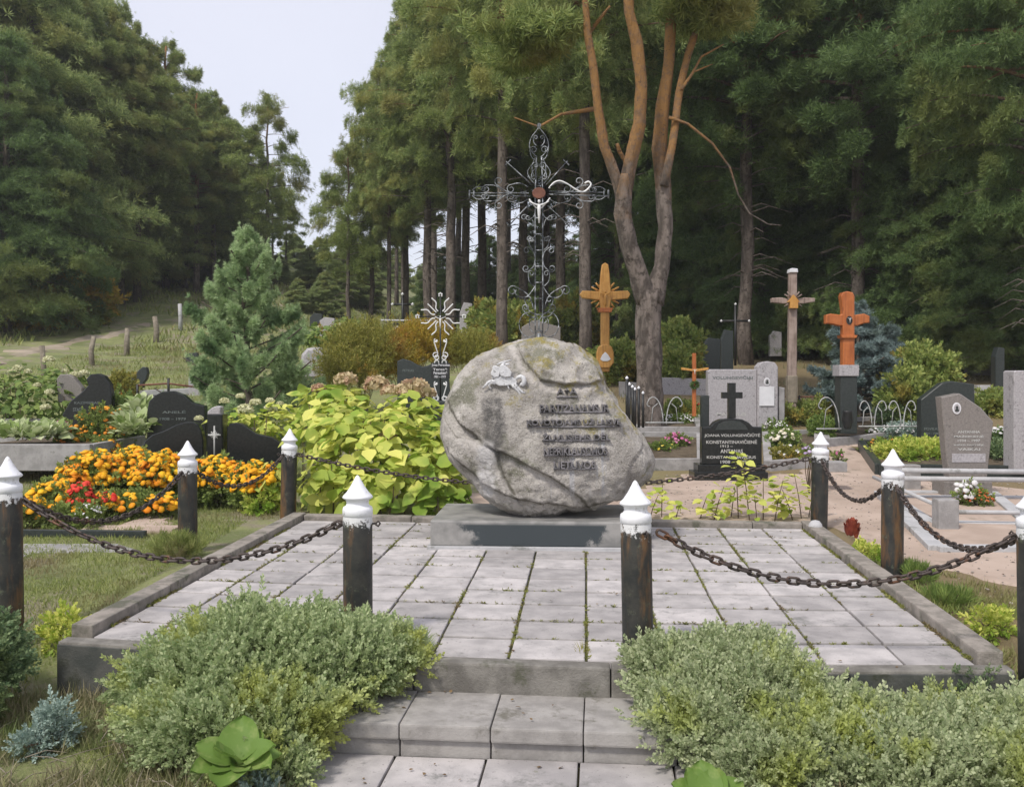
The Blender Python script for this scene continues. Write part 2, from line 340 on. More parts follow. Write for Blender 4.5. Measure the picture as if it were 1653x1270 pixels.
g_grass = LEAF('grass_blades', (.16, .22, .05), (.36, .38, .13), (.26, .22, .11), .3, 1.1)
g_dry = LEAF('dry_grass_blades', (.18, .19, .08), (.44, .38, .24), (.18, .24, .08), .3, 1.8)
g_autumn = LEAF('autumn_leaves', (.30, .27, .03), (.52, .32, .05), (.18, .22, .04), .3, .9)
g_olive = LEAF('olive_leaves', (.20, .22, .04), (.38, .34, .08), (.46, .20, .04), .3, .8)
g_shrub = LEAF('shrub_leaves', (.17, .25, .06), (.40, .44, .13), (.34, .26, .05), .35, 1.2)
f_or = LEAF('marigold_petals', (.82, .38, .01), (.90, .55, .02), (.80, .26, .01), .15, 4)
f_rd = LEAF('red_petals', (.62, .03, .02), (.75, .07, .04), None, .15)
f_pk = LEAF('pink_petals', (.60, .12, .32), (.75, .30, .5), None, .2)
f_wh = LEAF('white_petals', (.70, .68, .68), (.82, .80, .80), None, .2)
f_ye = LEAF('yellow_petals', (.8, .62, .05), (.85, .7, .2), None, .2)
f_hyd = LEAF('faded_hydrangea_petals', (.52, .40, .22), (.66, .56, .36), (.48, .30, .20), .25, 7)
f_hydw = LEAF('cream_hydrangea_petals', (.62, .62, .36), (.75, .73, .52), None, .25)
# ------------------------------------------------------------ ground, road, sand path, platform, kerbs, steps
def S(o): o['kind'] = 'structure'; return o
ys = [-40, -20, -8, -2, 1]; y = 2.0
while y < 500: ys.append(y); y += .18 if y < 8 else (.3 if y < 26 else max(.8, (y-26)*.06))
xs = []; x = 0.0
while x < 420: xs.append(x); x += .3 if x < 9 else max(.5, (x-9)*.12)
xs = sorted(set([-v for v in xs]+xs))
nx = len(xs); V = [(x, y, zg(x, y)) for y in ys for x in xs]
# the sheet dips beneath the platform and steps so that nothing pokes through
V = [(x, y, -.33 if (-2.4 < x < 2.7 and 5.3 < y < 9.3) else (-.34 if (-1.5 < x < 1.3 and y < 5.5) else z)) for x, y, z in V]
g = MB(); g.add(V, [(j*nx+i, j*nx+i+1, (j+1)*nx+i+1, (j+1)*nx+i) for j in range(len(ys)-1) for i in range(nx-1)], True)
S(g.build('ground', m_ground))
def patch(name, poly, m, off=.015, cell=.3, jit=.05, sub=12):
    """ground-hugging sheet cut to a world-space outline with a ragged edge"""
    pts = []
    for i, p in enumerate(poly):
        q = poly[(i+1) % len(poly)]
        for k in range(sub):
            t = k/sub; v = Vector((p[0]+(q[0]-p[0])*t, p[1]+(q[1]-p[1])*t)); pts.append((v.x+jit*noise.noise(Vector((v.x*2.3, v.y*2.3, 5)))*2, v.y+jit*noise.noise(Vector((v.x*2.3, v.y*2.3, 9)))*2))
    bm = bmesh.new(); bm.faces.new([bm.verts.new((a, b, 0)) for a, b in pts])
    xs_ = [p[0] for p in pts]; ys_ = [p[1] for p in pts]
    for ax, lo, hi in ((0, min(xs_), max(xs_)), (1, min(ys_), max(ys_))):
        k = math.ceil(lo/cell)
        while k*cell < hi:
            co_ = (k*cell, 0, 0) if ax == 0 else (0, k*cell, 0); no = (1, 0, 0) if ax == 0 else (0, 1, 0)
            bmesh.ops.bisect_plane(bm, geom=bm.verts[:]+bm.edges[:]+bm.faces[:], plane_co=co_, plane_no=no); k += 1
    for v in bm.verts: v.co.z = zg(v.co.x, v.co.y)+(off if not v.is_boundary else -.03-off*.4)
    bmesh.ops.recalc_face_normals(bm, faces=bm.faces[:])
    me = bpy.data.meshes.new(name); bm.to_mesh(me); bm.free()
    if me.polygons[0].normal.z < 0: me.flip_normals()
    return S(link(name, me, m))
G2 = lambda px, py: tuple(gnd(px, py)[:2])
patch('sand_path', [(-.6, 10.3), (-.6, 12.2), G2(1010, 790), G2(1100, 762), G2(1255, 766), G2(1320, 735), G2(1330, 704), G2(1392, 700), G2(1396, 735), G2(1440, 765), (7.5, 11.3), (8.5, 6.2), (4.4, 6.1), (3.3, 7.4), (3.12, 9.4), (3.0, 9.8)], m_sand)
patch('dirt_road', [G2(x, y) for x, y in ((-60, 606), (0, 592), (50, 577), (130, 556), (200, 542), (256, 526), (262, 516), (200, 530), (130, 543), (50, 560), (0, 571), (-60, 580))], m_dirt, .05, .8, .12, 6)
FLc, FRc, RLc, RRc = Vector((-2.53, 5.34)), Vector((2.52, 4.80)), Vector((-2.28, 10.0)), Vector((2.97, 9.4))
PW, PD = 5.15, 4.73
def PM(s, t): a = s/PW; b = t/PD; return (FLc*(1-a)+FRc*a)*(1-b)+(RLc*(1-a)+RRc*a)*b+Vector((0, -.66*a*(1-a)*(1-b)))
def pbox(mb, s0, s1, t0, t1, z0, z1, bev=.006):
    """bevelled block whose plan follows the platform's own axes"""
    b = MB(); b.box(0, 1, 0, 1, 0, 1) if bev <= 0 else b.box(s0, s1, t0, t1, z0, z1, bev)
    if bev <= 0: b.v = [(s0+(s1-s0)*x, t0+(t1-t0)*y, z0+(z1-z0)*z) for x, y, z in b.v]
    r = random.uniform(-.003, .003); r2 = random.uniform(-.003, .003)
    mb.add([(*PM(v[0], v[1]), v[2]+(r*(v[0]-s0)+r2*(v[1]-t0) if z1 > -.02 and bev > 0 else 0)) for v in b.v], b.f)
b = MB(); pbox(b, .02, PW-.02, .04, PD-.02, -.32, -.022, 0); S(b.build('platform_bed', m_joint))
b = MB(); KW = .14
cs = [2.55+.415*k for k in range(-7, 7)]; cs = [KW+.01]+[c for c in cs if KW+.06 < c < PW-KW-.06]+[PW-KW-.01]
tr = [.12+.392*k for k in range(13)]; tr = [t for t in tr if t < PD-KW-.08]+[PD-KW-.01]
for i in range(len(cs)-1):
    for j in range(len(tr)-1):
        dz = random.uniform(-.004, .003); q = .0055; e = [random.uniform(0, .004) for _ in range(4)]
        pbox(b, cs[i]+q+e[0], cs[i+1]-q-e[1], tr[j]+.014+e[2], tr[j+1]-.017-e[3], -.05+dz, dz, .009)
S(b.build('pavement', m_slab))
b = MB()
k = 0.0
while k < PW-.02: e = min(PW, k+1.03); pbox(b, k+.003, e-.003, 0, .112, -.36, .003, .012); k = e
S(b.build('front_kerb', M('worn_riser_concrete', (.14, .13, .115), (.25, .235, .21), 6, .95, .9, c3=(.10, .10, .07), s3=5, t3=(.52, .66), bscale=80, bdist=.008)))
for nm, a0, fn in (('side_kerb', 0, lambda q, k, e: pbox(q, 0, KW, k, e, -.3, .06, .012)), ('side_kerb', 1, lambda q, k, e: pbox(q, PW-KW, PW, k, e, -.3, .06, .012))):
    b = MB(); k = .15
    while k < PD-.02: e = min(PD, k+1.1); fn(b, k+.003, e-.003); k = e
    S(b.build(nm, m_kerb))
b = MB(); k = KW+.004
while k < PW-KW-.02: e = min(PW-KW-.004, k+1.1); pbox(b, k+.003, e-.003, PD-KW, PD, -.3, .05, .012); k = e
S(b.build('rear_kerb', m_kerb))
b = MB(); pbox(b, .01, PW-.01, .012, .03, -.37, -.03, 0); o = S(b.build('platform_wall', m_wall))
# two wall ends left and right of the steps carry the dark rendered face
b = MB()
for s0, s1 in ((.006, 1.03), (1.03, 1.60), (3.34, 4.12), (4.12, PW-.006)): pbox(b, s0, s1, -.012, -.0005, -.36, -.012, .003)
S(b.build('platform_face', m_wall))
SR = Matrix.Rotation(-.09, 4, 'Z'); b = MB(); sx = [-1.36, -.93, -.50, -.07, .36, .79]
for i in range(5):
    b.box(sx[i]+.002, sx[i+1]-.002, 4.42+random.uniform(-.006, .006), 4.90, -.222, -.148+random.uniform(-.003, .003), .01, SR)
    b.box(sx[i]+.003, sx[i+1]-.003, 4.445, 4.86, -.31, -.226, .006, SR)
S(b.build('steps', m_step))
b = MB()
xx = [-1.38, -.95, -.52, -.09, .34, .79]
for i in range(5):
    for j in range(6): b.box(xx[i]+.005, xx[i+1]-.005, 4.44-.43*(j+1)+.004, 4.44-.43*j-.004, -.36, -.298+random.uniform(-.003, .003), .008, SR)
S(b.build('path_slabs', m_slab))
# ------------------------------------------------------------ bollards and chains
CAP = [(0, .926), (.010, .918), (.024, .892), (.040, .862), (.062, .830), (.080, .812), (.085, .804), (.081, .797), (.064, .788), (.061, .768), (.066, .756), (.080, .748), (.0835, .735), (.084, .704), (.078, .700)]
def make_bollard():
    t = T('chain_bollard', (0, 0, 0), '', 'bollard', 'chain bollards round the paved platform')
    b = MB(); b.lathe([(.0815, -.32), (.0815, .2), (.0815, .45), (.0815, .69), (.078, .702)], n=28); b.build('post', m_post, t)
    b = MB(); b.lathe(CAP, n=32); b.build('cap', m_white, t)
    for sgn in (1, -1):
        b = MB(); b.tube([(.079*sgn, 0, .655), (.10*sgn, 0, .655), (.115*sgn, 0, .668), (.125*sgn, 0, .655), (.115*sgn, 0, .64), (.10*sgn, 0, .65)], .006, 8); b.build('chain_hook', m_chain, t)
    return t
def dup(root, loc, rz=0, sc=None, label=None, group=None):
    r = root.copy(); C.objects.link(r); r.location = loc; r.rotation_euler = (0, 0, rz)
    if sc: r.scale = sc
    if label: r['label'] = label
    if group: r['group'] = group
    for ch in list(root.children):
        c = ch.copy(); C.objects.link(c); c.parent = r
        for g_ in list(ch.children): d_ = g_.copy(); C.objects.link(d_); d_.parent = c
    return r
BP = {'fl': at(578, 1031, 5.36), 'll': Vector((-3.14, 6.0, .04)), 'lm': at(303, 880, 8.35), 'rl': at(465, 832, 10.05), 'rr': at(1322, 848, 9.5), 'rm': at(1440, 922, 7.26), 'rf': at(1672, 1070, 4.92), 'fr': at(1030, 1058, 5.08)}
for k in BP: BP[k].z = {'ll': .05, 'lm': -.01, 'rl': 0, 'rm': .0}.get(k, .0)
BL = {'fl': 'black white-capped bollard left of the steps, rising behind the left mound of leaves', 'll': 'black white-capped bollard at the left edge of the photo above the dark bush',
      'lm': 'greenish weathered bollard with white cap standing in grass halfway along the left kerb', 'rl': 'rear left bollard with a small white cap in front of the yellow hydrangea leaves',
      'rr': 'dark green bollard with white cap at the rear right corner beside the yellow saplings', 'rm': 'bollard with chipped white cap on the sand just outside the right kerb',
      'rf': 'black bollard cut off by the right edge of the photo', 'fr': 'black bollard with brown rust streaks and peeling white cap right of the steps'}
bol = make_bollard(); first = True
for k, p in BP.items():
    if first: bol.location = p; bol['label'] = BL[k]; r_ = bol; first = False
    else: r_ = dup(bol, p, random.uniform(-.3, .3), None, BL[k])
    r_.rotation_euler = (random.uniform(-.02, .02), random.uniform(-.02, .02), random.uniform(0, 6) if k != 'fl' else 0)
def link_template():
    pts = []
    for i in range(14):
        a = 2*math.pi*i/14; x = .0155*math.cos(a); y = .0155*math.sin(a)+(.0155 if math.sin(a) > 0 else -.0155); pts.append((x, y, 0))
    b = MB(); b.tube(pts, .0070, 7, closed=True); return b.v, b.f
LT = link_template()
def chain(a, b_, sag, label):
    A = Vector(a); B = Vector(b_); N = 200; P = [A.lerp(B, i/N)+Vector((0, 0, -4*sag*(i/N)*(1-i/N))) for i in range(N+1)]
    L = sum((P[i+1]-P[i]).length for i in range(N)); n = max(4, int(L/.0515)); st = []; acc = 0; j = 0; tgt = [(k+.5)*L/n for k in range(n)]
    for t in tgt:
        while acc+(P[j+1]-P[j]).length < t: acc += (P[j+1]-P[j]).length; j += 1
        f = (t-acc)/(P[j+1]-P[j]).length; st.append((P[j].lerp(P[j+1], f), (P[j+1]-P[j]).normalized()))
    pos = np.array([p[:] for p, _ in st]); ax = np.array([d[:] for _, d in st])
    up = np.array([((0, 0, 1) if i % 2 else tuple(d.cross(Vector((0, 0, 1))))) for i, (_, d) in enumerate(st)], float)+rng.normal(0, .25, (n, 3))
    V, FB = scatter(*LT, pos, ax, 1.08, up=up)
    tag(npmesh('chain', V, FB, m_chain, None, True), label, 'chain', 'chains hung between the bollards')
def hang(k1, k2, sag, label):
    a = BP[k1].copy(); b_ = BP[k2].copy(); a.z += .655; b_.z += .655; d = (b_-a); d.z = 0; d.normalize(); chain(a+d*.105, b_-d*.105, sag, label)
hang('ll', 'fl', .29, 'front left chain drooping over the left kerb above the grey-green shrub')
hang('ll', 'lm', .27, 'chain drooping in front of the marigolds with the red flowers')
hang('lm', 'rl', .22, 'short chain in front of the smaller marigold patch beside the hydrangea')
hang('rl', 'rr', .30, 'long rear chain running behind the boulder')
hang('rr', 'rm', .25, 'chain over the sand between the two bollards of the right kerb')
hang('rm', 'rf', .24, 'chain hanging from the chipped bollard towards the right edge over the grave border')
hang('fr', 'rf', .26, 'front right chain with large links drooping over the paving')
# ------------------------------------------------------------ pedestal and boulder
def ped_hook(n, l, tc, col, p):
    x = n.new('ShaderNodeSeparateXYZ'); l.new(tc, x.inputs[0])
    g = n.new('ShaderNodeNewGeometry'); ny = n.new('ShaderNodeSeparateXYZ'); l.new(g.outputs['Normal'], ny.inputs[0])
    # damp stain down the middle of the front, its edge running in at the right
    ab = n.new('ShaderNodeMath'); ab.operation = 'SUBTRACT'; ab.inputs[1].default_value = .20; l.new(x.outputs[0], ab.inputs[0]); a2 = n.new('ShaderNodeMath'); a2.operation = 'ABSOLUTE'; l.new(ab.outputs[0], a2.inputs[0])
    a3 = n.new('ShaderNodeMath'); a3.operation = 'MULTIPLY_ADD'; a3.inputs[1].default_value = .5; l.new(_noise(n, l, tc, 5, 6, .75), a3.inputs[0]); l.new(a2.outputs[0], a3.inputs[2])
    a4 = n.new('ShaderNodeMath'); a4.operation = 'MULTIPLY_ADD'; a4.inputs[1].default_value = -.9; l.new(x.outputs[2], a4.inputs[0]); l.new(a3.outputs[0], a4.inputs[2])
    lt = _ramp(n, l, a4.outputs[0], .74, .66); up_ = _ramp(n, l, x.outputs[2], .225, .20); mm = n.new('ShaderNodeMath'); mm.operation = 'MULTIPLY'; l.new(lt, mm.inputs[0]); l.new(up_, mm.inputs[1])
    return _mix(n, l, mm.outputs[0], col, (.04, .05, .055))
m_ped = M('polished_pedestal', (.18, .178, .17), (.30, .29, .275), 5, .5, .3, hook=ped_hook, bscale=50, bdist=.003)
b = MB(); PX0, PX1 = -.68, 1.14; th = -.055
rot = Matrix.Translation((.23, 8.72, 0)) @ Matrix.Rotation(th, 4, 'Z')
b.box(-.90, .92, -.56, .56, .026, .24, .012, rot); ped = b.build('granite_pedestal', m_ped)
tag(ped, 'low grey stone slab with damp dark front, carrying the boulder', 'pedestal')
b = MB(); b.box(-.925, .94, -.59, .58, -.02, .026, .006, rot); pb = b.build('base_strip', m_conc2, ped)
SIL = [(880, 547), (920, 551), (945, 566), (966, 590), (985, 625), (1003, 660), (1026, 690), (1046, 715), (1060, 745), (1053, 767), (1030, 784), (1000, 801), (960, 814), (915, 824), (860, 828), (812, 823), (788, 804), (768, 783), (745, 762), (724, 738), (713, 705), (716, 665), (723, 640), (736, 612), (760, 583), (790, 565), (830, 554)]
DB = 8.72; c0 = (884, 692)
pol = sorted([(math.atan2(-(y-c0[1]), x-c0[0]), math.hypot(x-c0[0], y-c0[1])/F*DB) for x, y in SIL])
pa = np.array([p[0] for p in pol]); pr = np.array([p[1] for p in pol]); pa = np.concatenate([pa-2*math.pi, pa, pa+2*math.pi]); pr = np.tile(pr, 3)
BC = at(c0[0], c0[1], DB)
def lines_px(pts): return [(((x-c0[0])/F*DB), -(y-c0[1])/F*DB) for x, y in pts]
LEDGE = [(lines_px([(700, 585), (722, 640), (745, 678), (782, 712), (835, 735), (885, 760), (930, 790), (960, 830)]), .036),
         (lines_px([(690, 620), (718, 668), (742, 702), (775, 705), (800, 722), (812, 765), (830, 790)]), -.026),
         (lines_px([(690, 670), (716, 715), (750, 748), (780, 775), (815, 792), (870, 800), (930, 806), (1000, 795), (1080, 775)]), .034),
         (lines_px([(830, 540), (842, 580), (870, 612), (905, 618), (950, 618), (975, 612), (1010, 600)]), .024),
         (lines_px([(1090, 690), (1050, 700), (1010, 740), (1000, 790)]), -.015)]
def ledge(x, z):
    d = 0
    for L, amt in LEDGE:
        best = 9; sg = 1
        for i in range(len(L)-1):
            ax, az = L[i]; bx, bz = L[i+1]; dx, dz = bx-ax, bz-az; t = max(0, min(1, ((x-ax)*dx+(z-az)*dz)/(dx*dx+dz*dz)))
            qx, qz = x-ax-t*dx, z-az-t*dz; r = math.hypot(qx, qz)
            if r < best: best = r; sg = 1 if dx*qz-dz*qx > 0 else -1
        fade = math.exp(-best/.16)
        d += amt*sg*min(1, best/.012)*fade-.020*math.exp(-(best/.011)**2)
    return d
def ledge_tone(x, z):
    # colour along the ledges: +1 darkens the crack line, negative pales the band below
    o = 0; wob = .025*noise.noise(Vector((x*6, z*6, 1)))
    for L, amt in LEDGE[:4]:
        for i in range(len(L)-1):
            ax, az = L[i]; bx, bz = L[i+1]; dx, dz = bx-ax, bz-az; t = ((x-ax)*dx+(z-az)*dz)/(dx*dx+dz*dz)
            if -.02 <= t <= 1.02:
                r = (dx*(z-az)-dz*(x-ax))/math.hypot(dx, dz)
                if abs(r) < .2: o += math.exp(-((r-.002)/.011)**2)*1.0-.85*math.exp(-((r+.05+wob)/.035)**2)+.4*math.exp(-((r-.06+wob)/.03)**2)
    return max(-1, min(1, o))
bm = bmesh.new(); bmesh.ops.create_icosphere(bm, subdivisions=7, radius=1)
lay = bm.verts.layers.float.new('ledge_tone')
for v in bm.verts:
    n_ = v.co.normalized(); a = math.atan2(n_.z, n_.x); r = float(np.interp(a, pa, pr)); rho = math.hypot(n_.x, n_.z)
    # squarish section: broad flat face towards the viewer
    e = 2.7; k = 1/((abs(rho)**e+abs(n_.y)**e)**(1/e)); x = n_.x*r*k; z = n_.z*r*k; yy = n_.y*.55*k
    if yy < 0:
        yy += .10*z+.03                                                                                   # face leans back towards the top
        w = min(1, max(0, -n_.y*2)); yy -= ledge(x, z)*w; v[lay] = ledge_tone(x, z)*w
    q = Vector((x, yy, z)); nn = Vector((n_.x, n_.y*1.3, n_.z)).normalized()
    dsp = .045*noise.noise(q*1.6)+.030*noise.noise(q*4.1+Vector((3, 1, 2)))+.016*noise.noise(q*10)+.010*noise.noise(q*24)+.006*noise.noise(q*55)
    top = max(0, 1-abs(math.hypot((x-.28)/.55, (z-.55)/.33)))
    dsp += top*.05*noise.ridged_multi_fractal(q*3.2, 1, 2, 4, 1, 2) - top*.05
    v.co = q+nn*dsp*(.35+.65*min(1, abs(n_.y)*3))
    if v.co.z+BC.z < .235: v.co.z = .235-BC.z
for v in bm.verts: v.co += BC
bvh = BVHTree.FromBMesh(bm)
me = bpy.data.meshes.new('memorial_boulder'); bm.to_mesh(me); bm.free(); me.polygons.foreach_set('use_smooth', [True]*len(me.polygons))
def rock_hook(n, l, tc, col, p):
    x = n.new('ShaderNodeSeparateXYZ'); l.new(tc, x.inputs[0])
    # fine crystals
    col = _mix(n, l, _ramp(n, l, _noise(n, l, tc, 75, 3, .8), .56, .66), col, (.13, .12, .11))
    col = _mix(n, l, _ramp(n, l, _noise(n, l, tc, 95, 2, .8), .58, .68), col, (.56, .52, .50))
    at_ = n.new('ShaderNodeAttribute'); at_.attribute_name = 'ledge_tone'
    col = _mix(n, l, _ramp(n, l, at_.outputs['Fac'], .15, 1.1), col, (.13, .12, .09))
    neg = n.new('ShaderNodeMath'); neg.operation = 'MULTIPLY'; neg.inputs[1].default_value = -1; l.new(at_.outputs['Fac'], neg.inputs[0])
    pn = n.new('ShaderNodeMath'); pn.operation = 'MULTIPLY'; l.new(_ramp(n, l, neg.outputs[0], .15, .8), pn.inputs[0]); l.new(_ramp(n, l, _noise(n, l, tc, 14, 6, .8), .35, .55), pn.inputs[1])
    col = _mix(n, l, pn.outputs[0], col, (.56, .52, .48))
    # lichen: more near the top and to the right
    a = n.new('ShaderNodeMath'); a.operation = 'MULTIPLY_ADD'; a.inputs[1].default_value = .16; l.new(x.outputs[2], a.inputs[0]); l.new(_noise(n, l, tc, 4.2, 9, .78), a.inputs[2])
    c = n.new('ShaderNodeMath'); c.operation = 'MULTIPLY_ADD'; c.inputs[1].default_value = .085; l.new(x.outputs[0], c.inputs[0]); l.new(a.outputs[0], c.inputs[2])
    col = _mix(n, l, _ramp(n, l, c.outputs[0], .755, .90), col, (.31, .26, .07))
    # rain streaks below rider and letters, stretched downwards
    s = n.new('ShaderNodeMapping'); s.inputs['Scale'].default_value = (16, 3, .55); l.new(tc, s.inputs[0]); st = _ramp(n, l, _noise(n, l, s.outputs[0], 1, 3, .6), .56, .64)
    def band(v, lo, hi, soft):
        m1 = _ramp(n, l, v, lo, lo+soft); m2 = _ramp(n, l, v, hi, hi-soft); q = n.new('ShaderNodeMath'); q.operation = 'MULTIPLY'; l.new(m1, q.inputs[0]); l.new(m2, q.inputs[1]); return q.outputs[0]
    def mul(a, b): q = n.new('ShaderNodeMath'); q.operation = 'MULTIPLY'; l.new(a, q.inputs[0]); l.new(b, q.inputs[1]); return q.outputs[0]
    z_ok = band(x.outputs[2], .40, 1.22, .12)
    col = _mix(n, l, mul(mul(st, z_ok), band(x.outputs[0], .12, .98, .05)), col, (.47, .46, .46))
    nz_ = _noise(n, l, tc, 9, 8, .85); wx = n.new('ShaderNodeMath'); wx.operation = 'MULTIPLY_ADD'; wx.inputs[1].default_value = .22; wx2 = n.new('ShaderNodeMath'); wx2.operation = 'SUBTRACT'; wx2.inputs[1].default_value = .11; l.new(x.outputs[0], wx2.inputs[0]); l.new(_noise(n, l, tc, 7, 6, .7), wx.inputs[0]); l.new(wx2.outputs[0], wx.inputs[2])
    dk = band(wx.outputs[0], -.29, -.04, .08); col = _mix(n, l, mul(mul(dk, band(x.outputs[2], .62, 1.35, .1)), _ramp(n, l, nz_, .3, .6)), col, (.105, .10, .095))
    wk = band(wx.outputs[0], -.32, -.12, .07); col = _mix(n, l, mul(mul(wk, band(x.outputs[2], .35, .95, .1)), _ramp(n, l, nz_, .30, .55)), col, (.60, .58, .57))
    return col
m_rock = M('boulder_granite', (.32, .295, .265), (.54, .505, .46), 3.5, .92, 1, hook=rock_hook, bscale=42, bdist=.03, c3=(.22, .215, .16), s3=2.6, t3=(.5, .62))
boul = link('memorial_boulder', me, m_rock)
tag(boul, 'large rounded grey granite boulder with metal rider emblem and raised lettering on pedestal', 'boulder')
m_letter = M('weathered_cast_letters', (.12, .115, .12), (.24, .225, .235), 18, .6, .4, metal=.2, c3=(.08, .08, .08), s3=22, t3=(.55, .68))
def surf_y(x, z):
    h = bvh.ray_cast(Vector((x, 5, z)), Vector((0, 1, 0))); return h[0].y if h[0] else DB-.5
def letters(body, px0, px1, py0, py1):
    d = DB-.5; p0 = at(px0, py1, d); p1 = at(px1, py0, d); w = p1.x-p0.x; h = p1.z-p0.z; cx = (p0.x+p1.x)/2; cz = (p0.z+p1.z)/2
    vs, fs = text_mb(body, w, h, depth=.075)
    yb = min(surf_y(cx+w*t, cz) for t in (-.48, -.3, -.1, .1, .3, .48)); ye = [surf_y(cx-w*.45, cz), surf_y(cx+w*.45, cz)]; ym = surf_y(cx, cz)
    sl_ = (ye[1]-ye[0])/(.9*w); off = min(surf_y(cx+w*t, cz)-(ye[0]+sl_*(t+.45)*w) for t in np.linspace(-.48, .48, 9))
    b = MB(); b.add([(cx+v[0], ye[0]+sl_*(v[0]+.45*w)+off+.012-v[2]+.01*0, cz+v[1]) for v in vs], fs)
    # rail that carries the row of letters
    rail = [(cx+w*t, surf_y(cx+w*t, cz-h*.5)-.012, cz-h*.56) for t in np.linspace(-.5, .5, 12)]
    b.tube(rail, .008, 6); b.build('inscription_line', m_letter, boul)
letters('A†A', 899, 933, 626, 640)
for row in (('PARTIZANAMS IR', 871, 985, 653, 665), ('KOVOTOJAMS UŽ LAISVĘ', 850, 1004, 675, 688), ('ŽUVUSIEMS DĖL', 875, 985, 698, 710), ('NEPRIKLAUSOMOS', 877, 979, 721, 733), ('LIETUVOS', 893, 960, 743, 755)): letters(*row)
# rider emblem
zx = lambda x, y: (770+x*.0709, 560+y*.0709)
def emb(pts): d = DB-.46; return [((a-CX)/F*d, H-(b_-HY)/F*d) for a, b_ in (zx(*p) for p in pts)]
ey = surf_y(at(815, 610, DB-.46).x, at(815, 610, DB-.46).z)
b = MB()
EP = [[(380, 680), (520, 665), (660, 668), (800, 680), (880, 735), (915, 800), (900, 880), (850, 900), (760, 870), (640, 885), (500, 885), (430, 850), (380, 810), (400, 740)],
      [(310, 600), (345, 520), (355, 435), (420, 420), (480, 440), (520, 470), (545, 560), (500, 680), (400, 700), (330, 650)],
      [(520, 420), (600, 395), (690, 455), (735, 500), (790, 585), (765, 680), (640, 690), (540, 660), (510, 540)]]
for i, e in enumerate(EP): b.prism(emb(e), ey-.062-.010*i, ey+.06, .006)
def etube(pts, r): e = emb(pts); b.tube([(p[0], ey-.045, p[1]) for p in e], [r_*.0709/F*8.3 for r_ in r], 8)
etube([(430, 800), (330, 775), (250, 810), (190, 880), (130, 935)], [48, 42, 34, 26, 18])
etube([(420, 830), (330, 810), (270, 860), (295, 930), (330, 955)], [40, 32, 26, 20, 14])
etube([(840, 850), (900, 910), (960, 960), (1030, 1030), (1100, 1050)], [60, 50, 36, 28, 16])
etube([(800, 850), (870, 930), (930, 1000), (970, 1060), (1010, 1075)], [55, 42, 30, 24, 14])
etube([(690, 860), (715, 920), (740, 975)], [24, 20, 14])
etube([(880, 740), (930, 690), (990, 665), (1050, 700), (1075, 760), (1060, 840), (1020, 895)], [32, 40, 48, 56, 58, 54, 20])
etube([(1075, 800), (1010, 850), (980, 880)], [36, 36, 18])
etube([(450, 400), (580, 345), (690, 320), (790, 290)], [14, 20, 18, 8])
etube([(560, 450), (590, 390), (640, 350)], [40, 36, 22])
etube([(640, 390), (700, 395), (740, 375)], [22, 26, 14])
etube([(330, 700), (470, 690), (600, 640), (760, 700)], [16, 22, 22, 16])
etube([(390, 480), (440, 560), (410, 640)], [18, 22, 18])
m_emb = M('aluminium_emblem', (.52, .52, .53), (.70, .70, .71), 30, .5, .8, metal=.1, c3=(.2, .2, .2), s3=30, bscale=60, bdist=.01)
b.build('rider_emblem', m_emb, boul)
# ------------------------------------------------------------ wrought iron cross on the boulder
DC = 8.85
def cp(x, y, dy=0): p = at(870+x, 312+y, DC); p.y += dy; return p
def spiral(x0, y0, x1, y1, turn=1.4, side=1, r=.3, n=18):
    """C or S stroke from (x0,y0) to (x1,y1) that curls into a volute at the far end (pixel offsets)"""
    L = math.hypot(x1-x0, y1-y0); a0 = math.atan2(y1-y0, x1-x0); pts = []; R0 = L*r
    for i in range(7): t = i/7; pts.append((x0+(x1-x0)*t-math.sin(a0)*side*math.sin(math.pi*t)*L*.16, y0+(y1-y0)*t+math.cos(a0)*side*math.sin(math.pi*t)*L*.16))
    cx_, cy_ = x1+math.sin(a0)*side*R0, y1-math.cos(a0)*side*R0; st = math.atan2(y1-cy_, x1-cx_)
    for i in range(n): t = i/(n-1); rr = R0*(1-.7*t); a = st-side*t*turn*2*math.pi*-1*-1; pts.append((cx_+rr*math.cos(a), cy_+rr*math.sin(a)))
    return pts
ic = T('iron_cross', cp(0, 236), 'tall openwork wrought iron cross with scrolls and rays rising from the top of the boulder', 'cross')
def itube(b, pts, r, dy=0, n=6): pts = smooth(pts); b.tube([cp(x, y, dy) for x, y in pts], r, n)
b = MB(); itube(b, [(-6, 246), (-6, 18), (-4, -60)], .006); itube(b, [(6, 246), (6, 18), (4, -60)], .006)
for y in range(40, 240, 26): itube(b, [(-6, y), (6, y)], .006)
b.build('upright', m_silver, ic)
b = MB(); itube(b, [(-113, 0), (-16, 0)], .0055); itube(b, [(16, 2), (111, 5)], .0065)
itube(b, [(-108, 4), (-14, 5)], .005); itube(b, [(16, -3), (104, -1)], .005)
for sgn in (-1, 1): itube(b, [(sgn*112, -5), (sgn*112, 9)], .009); itube(b, [(sgn*105, -4), (sgn*105, 8)], .006)
b.build('cross_arm', m_silver, ic)
for (x0, y0), (x1, y1) in (((-12, -14), (-53, -51)), ((12, -14), (46, -52)), ((-18, 20), (-50, 54)), ((14, 20), (50, 54))):
    b = MB(); itube(b, [(x0, y0), (x1, y1)], .006); dx, dy_ = (x1-x0)*.16, (y1-y0)*.16
    itube(b, [(x1-dx*.4+dy_*.8, y1-dy_*.4-dx*.8), (x1-dx*.4-dy_*.8, y1-dy_*.4+dx*.8)], .006); b.build('ray', m_silver, ic)
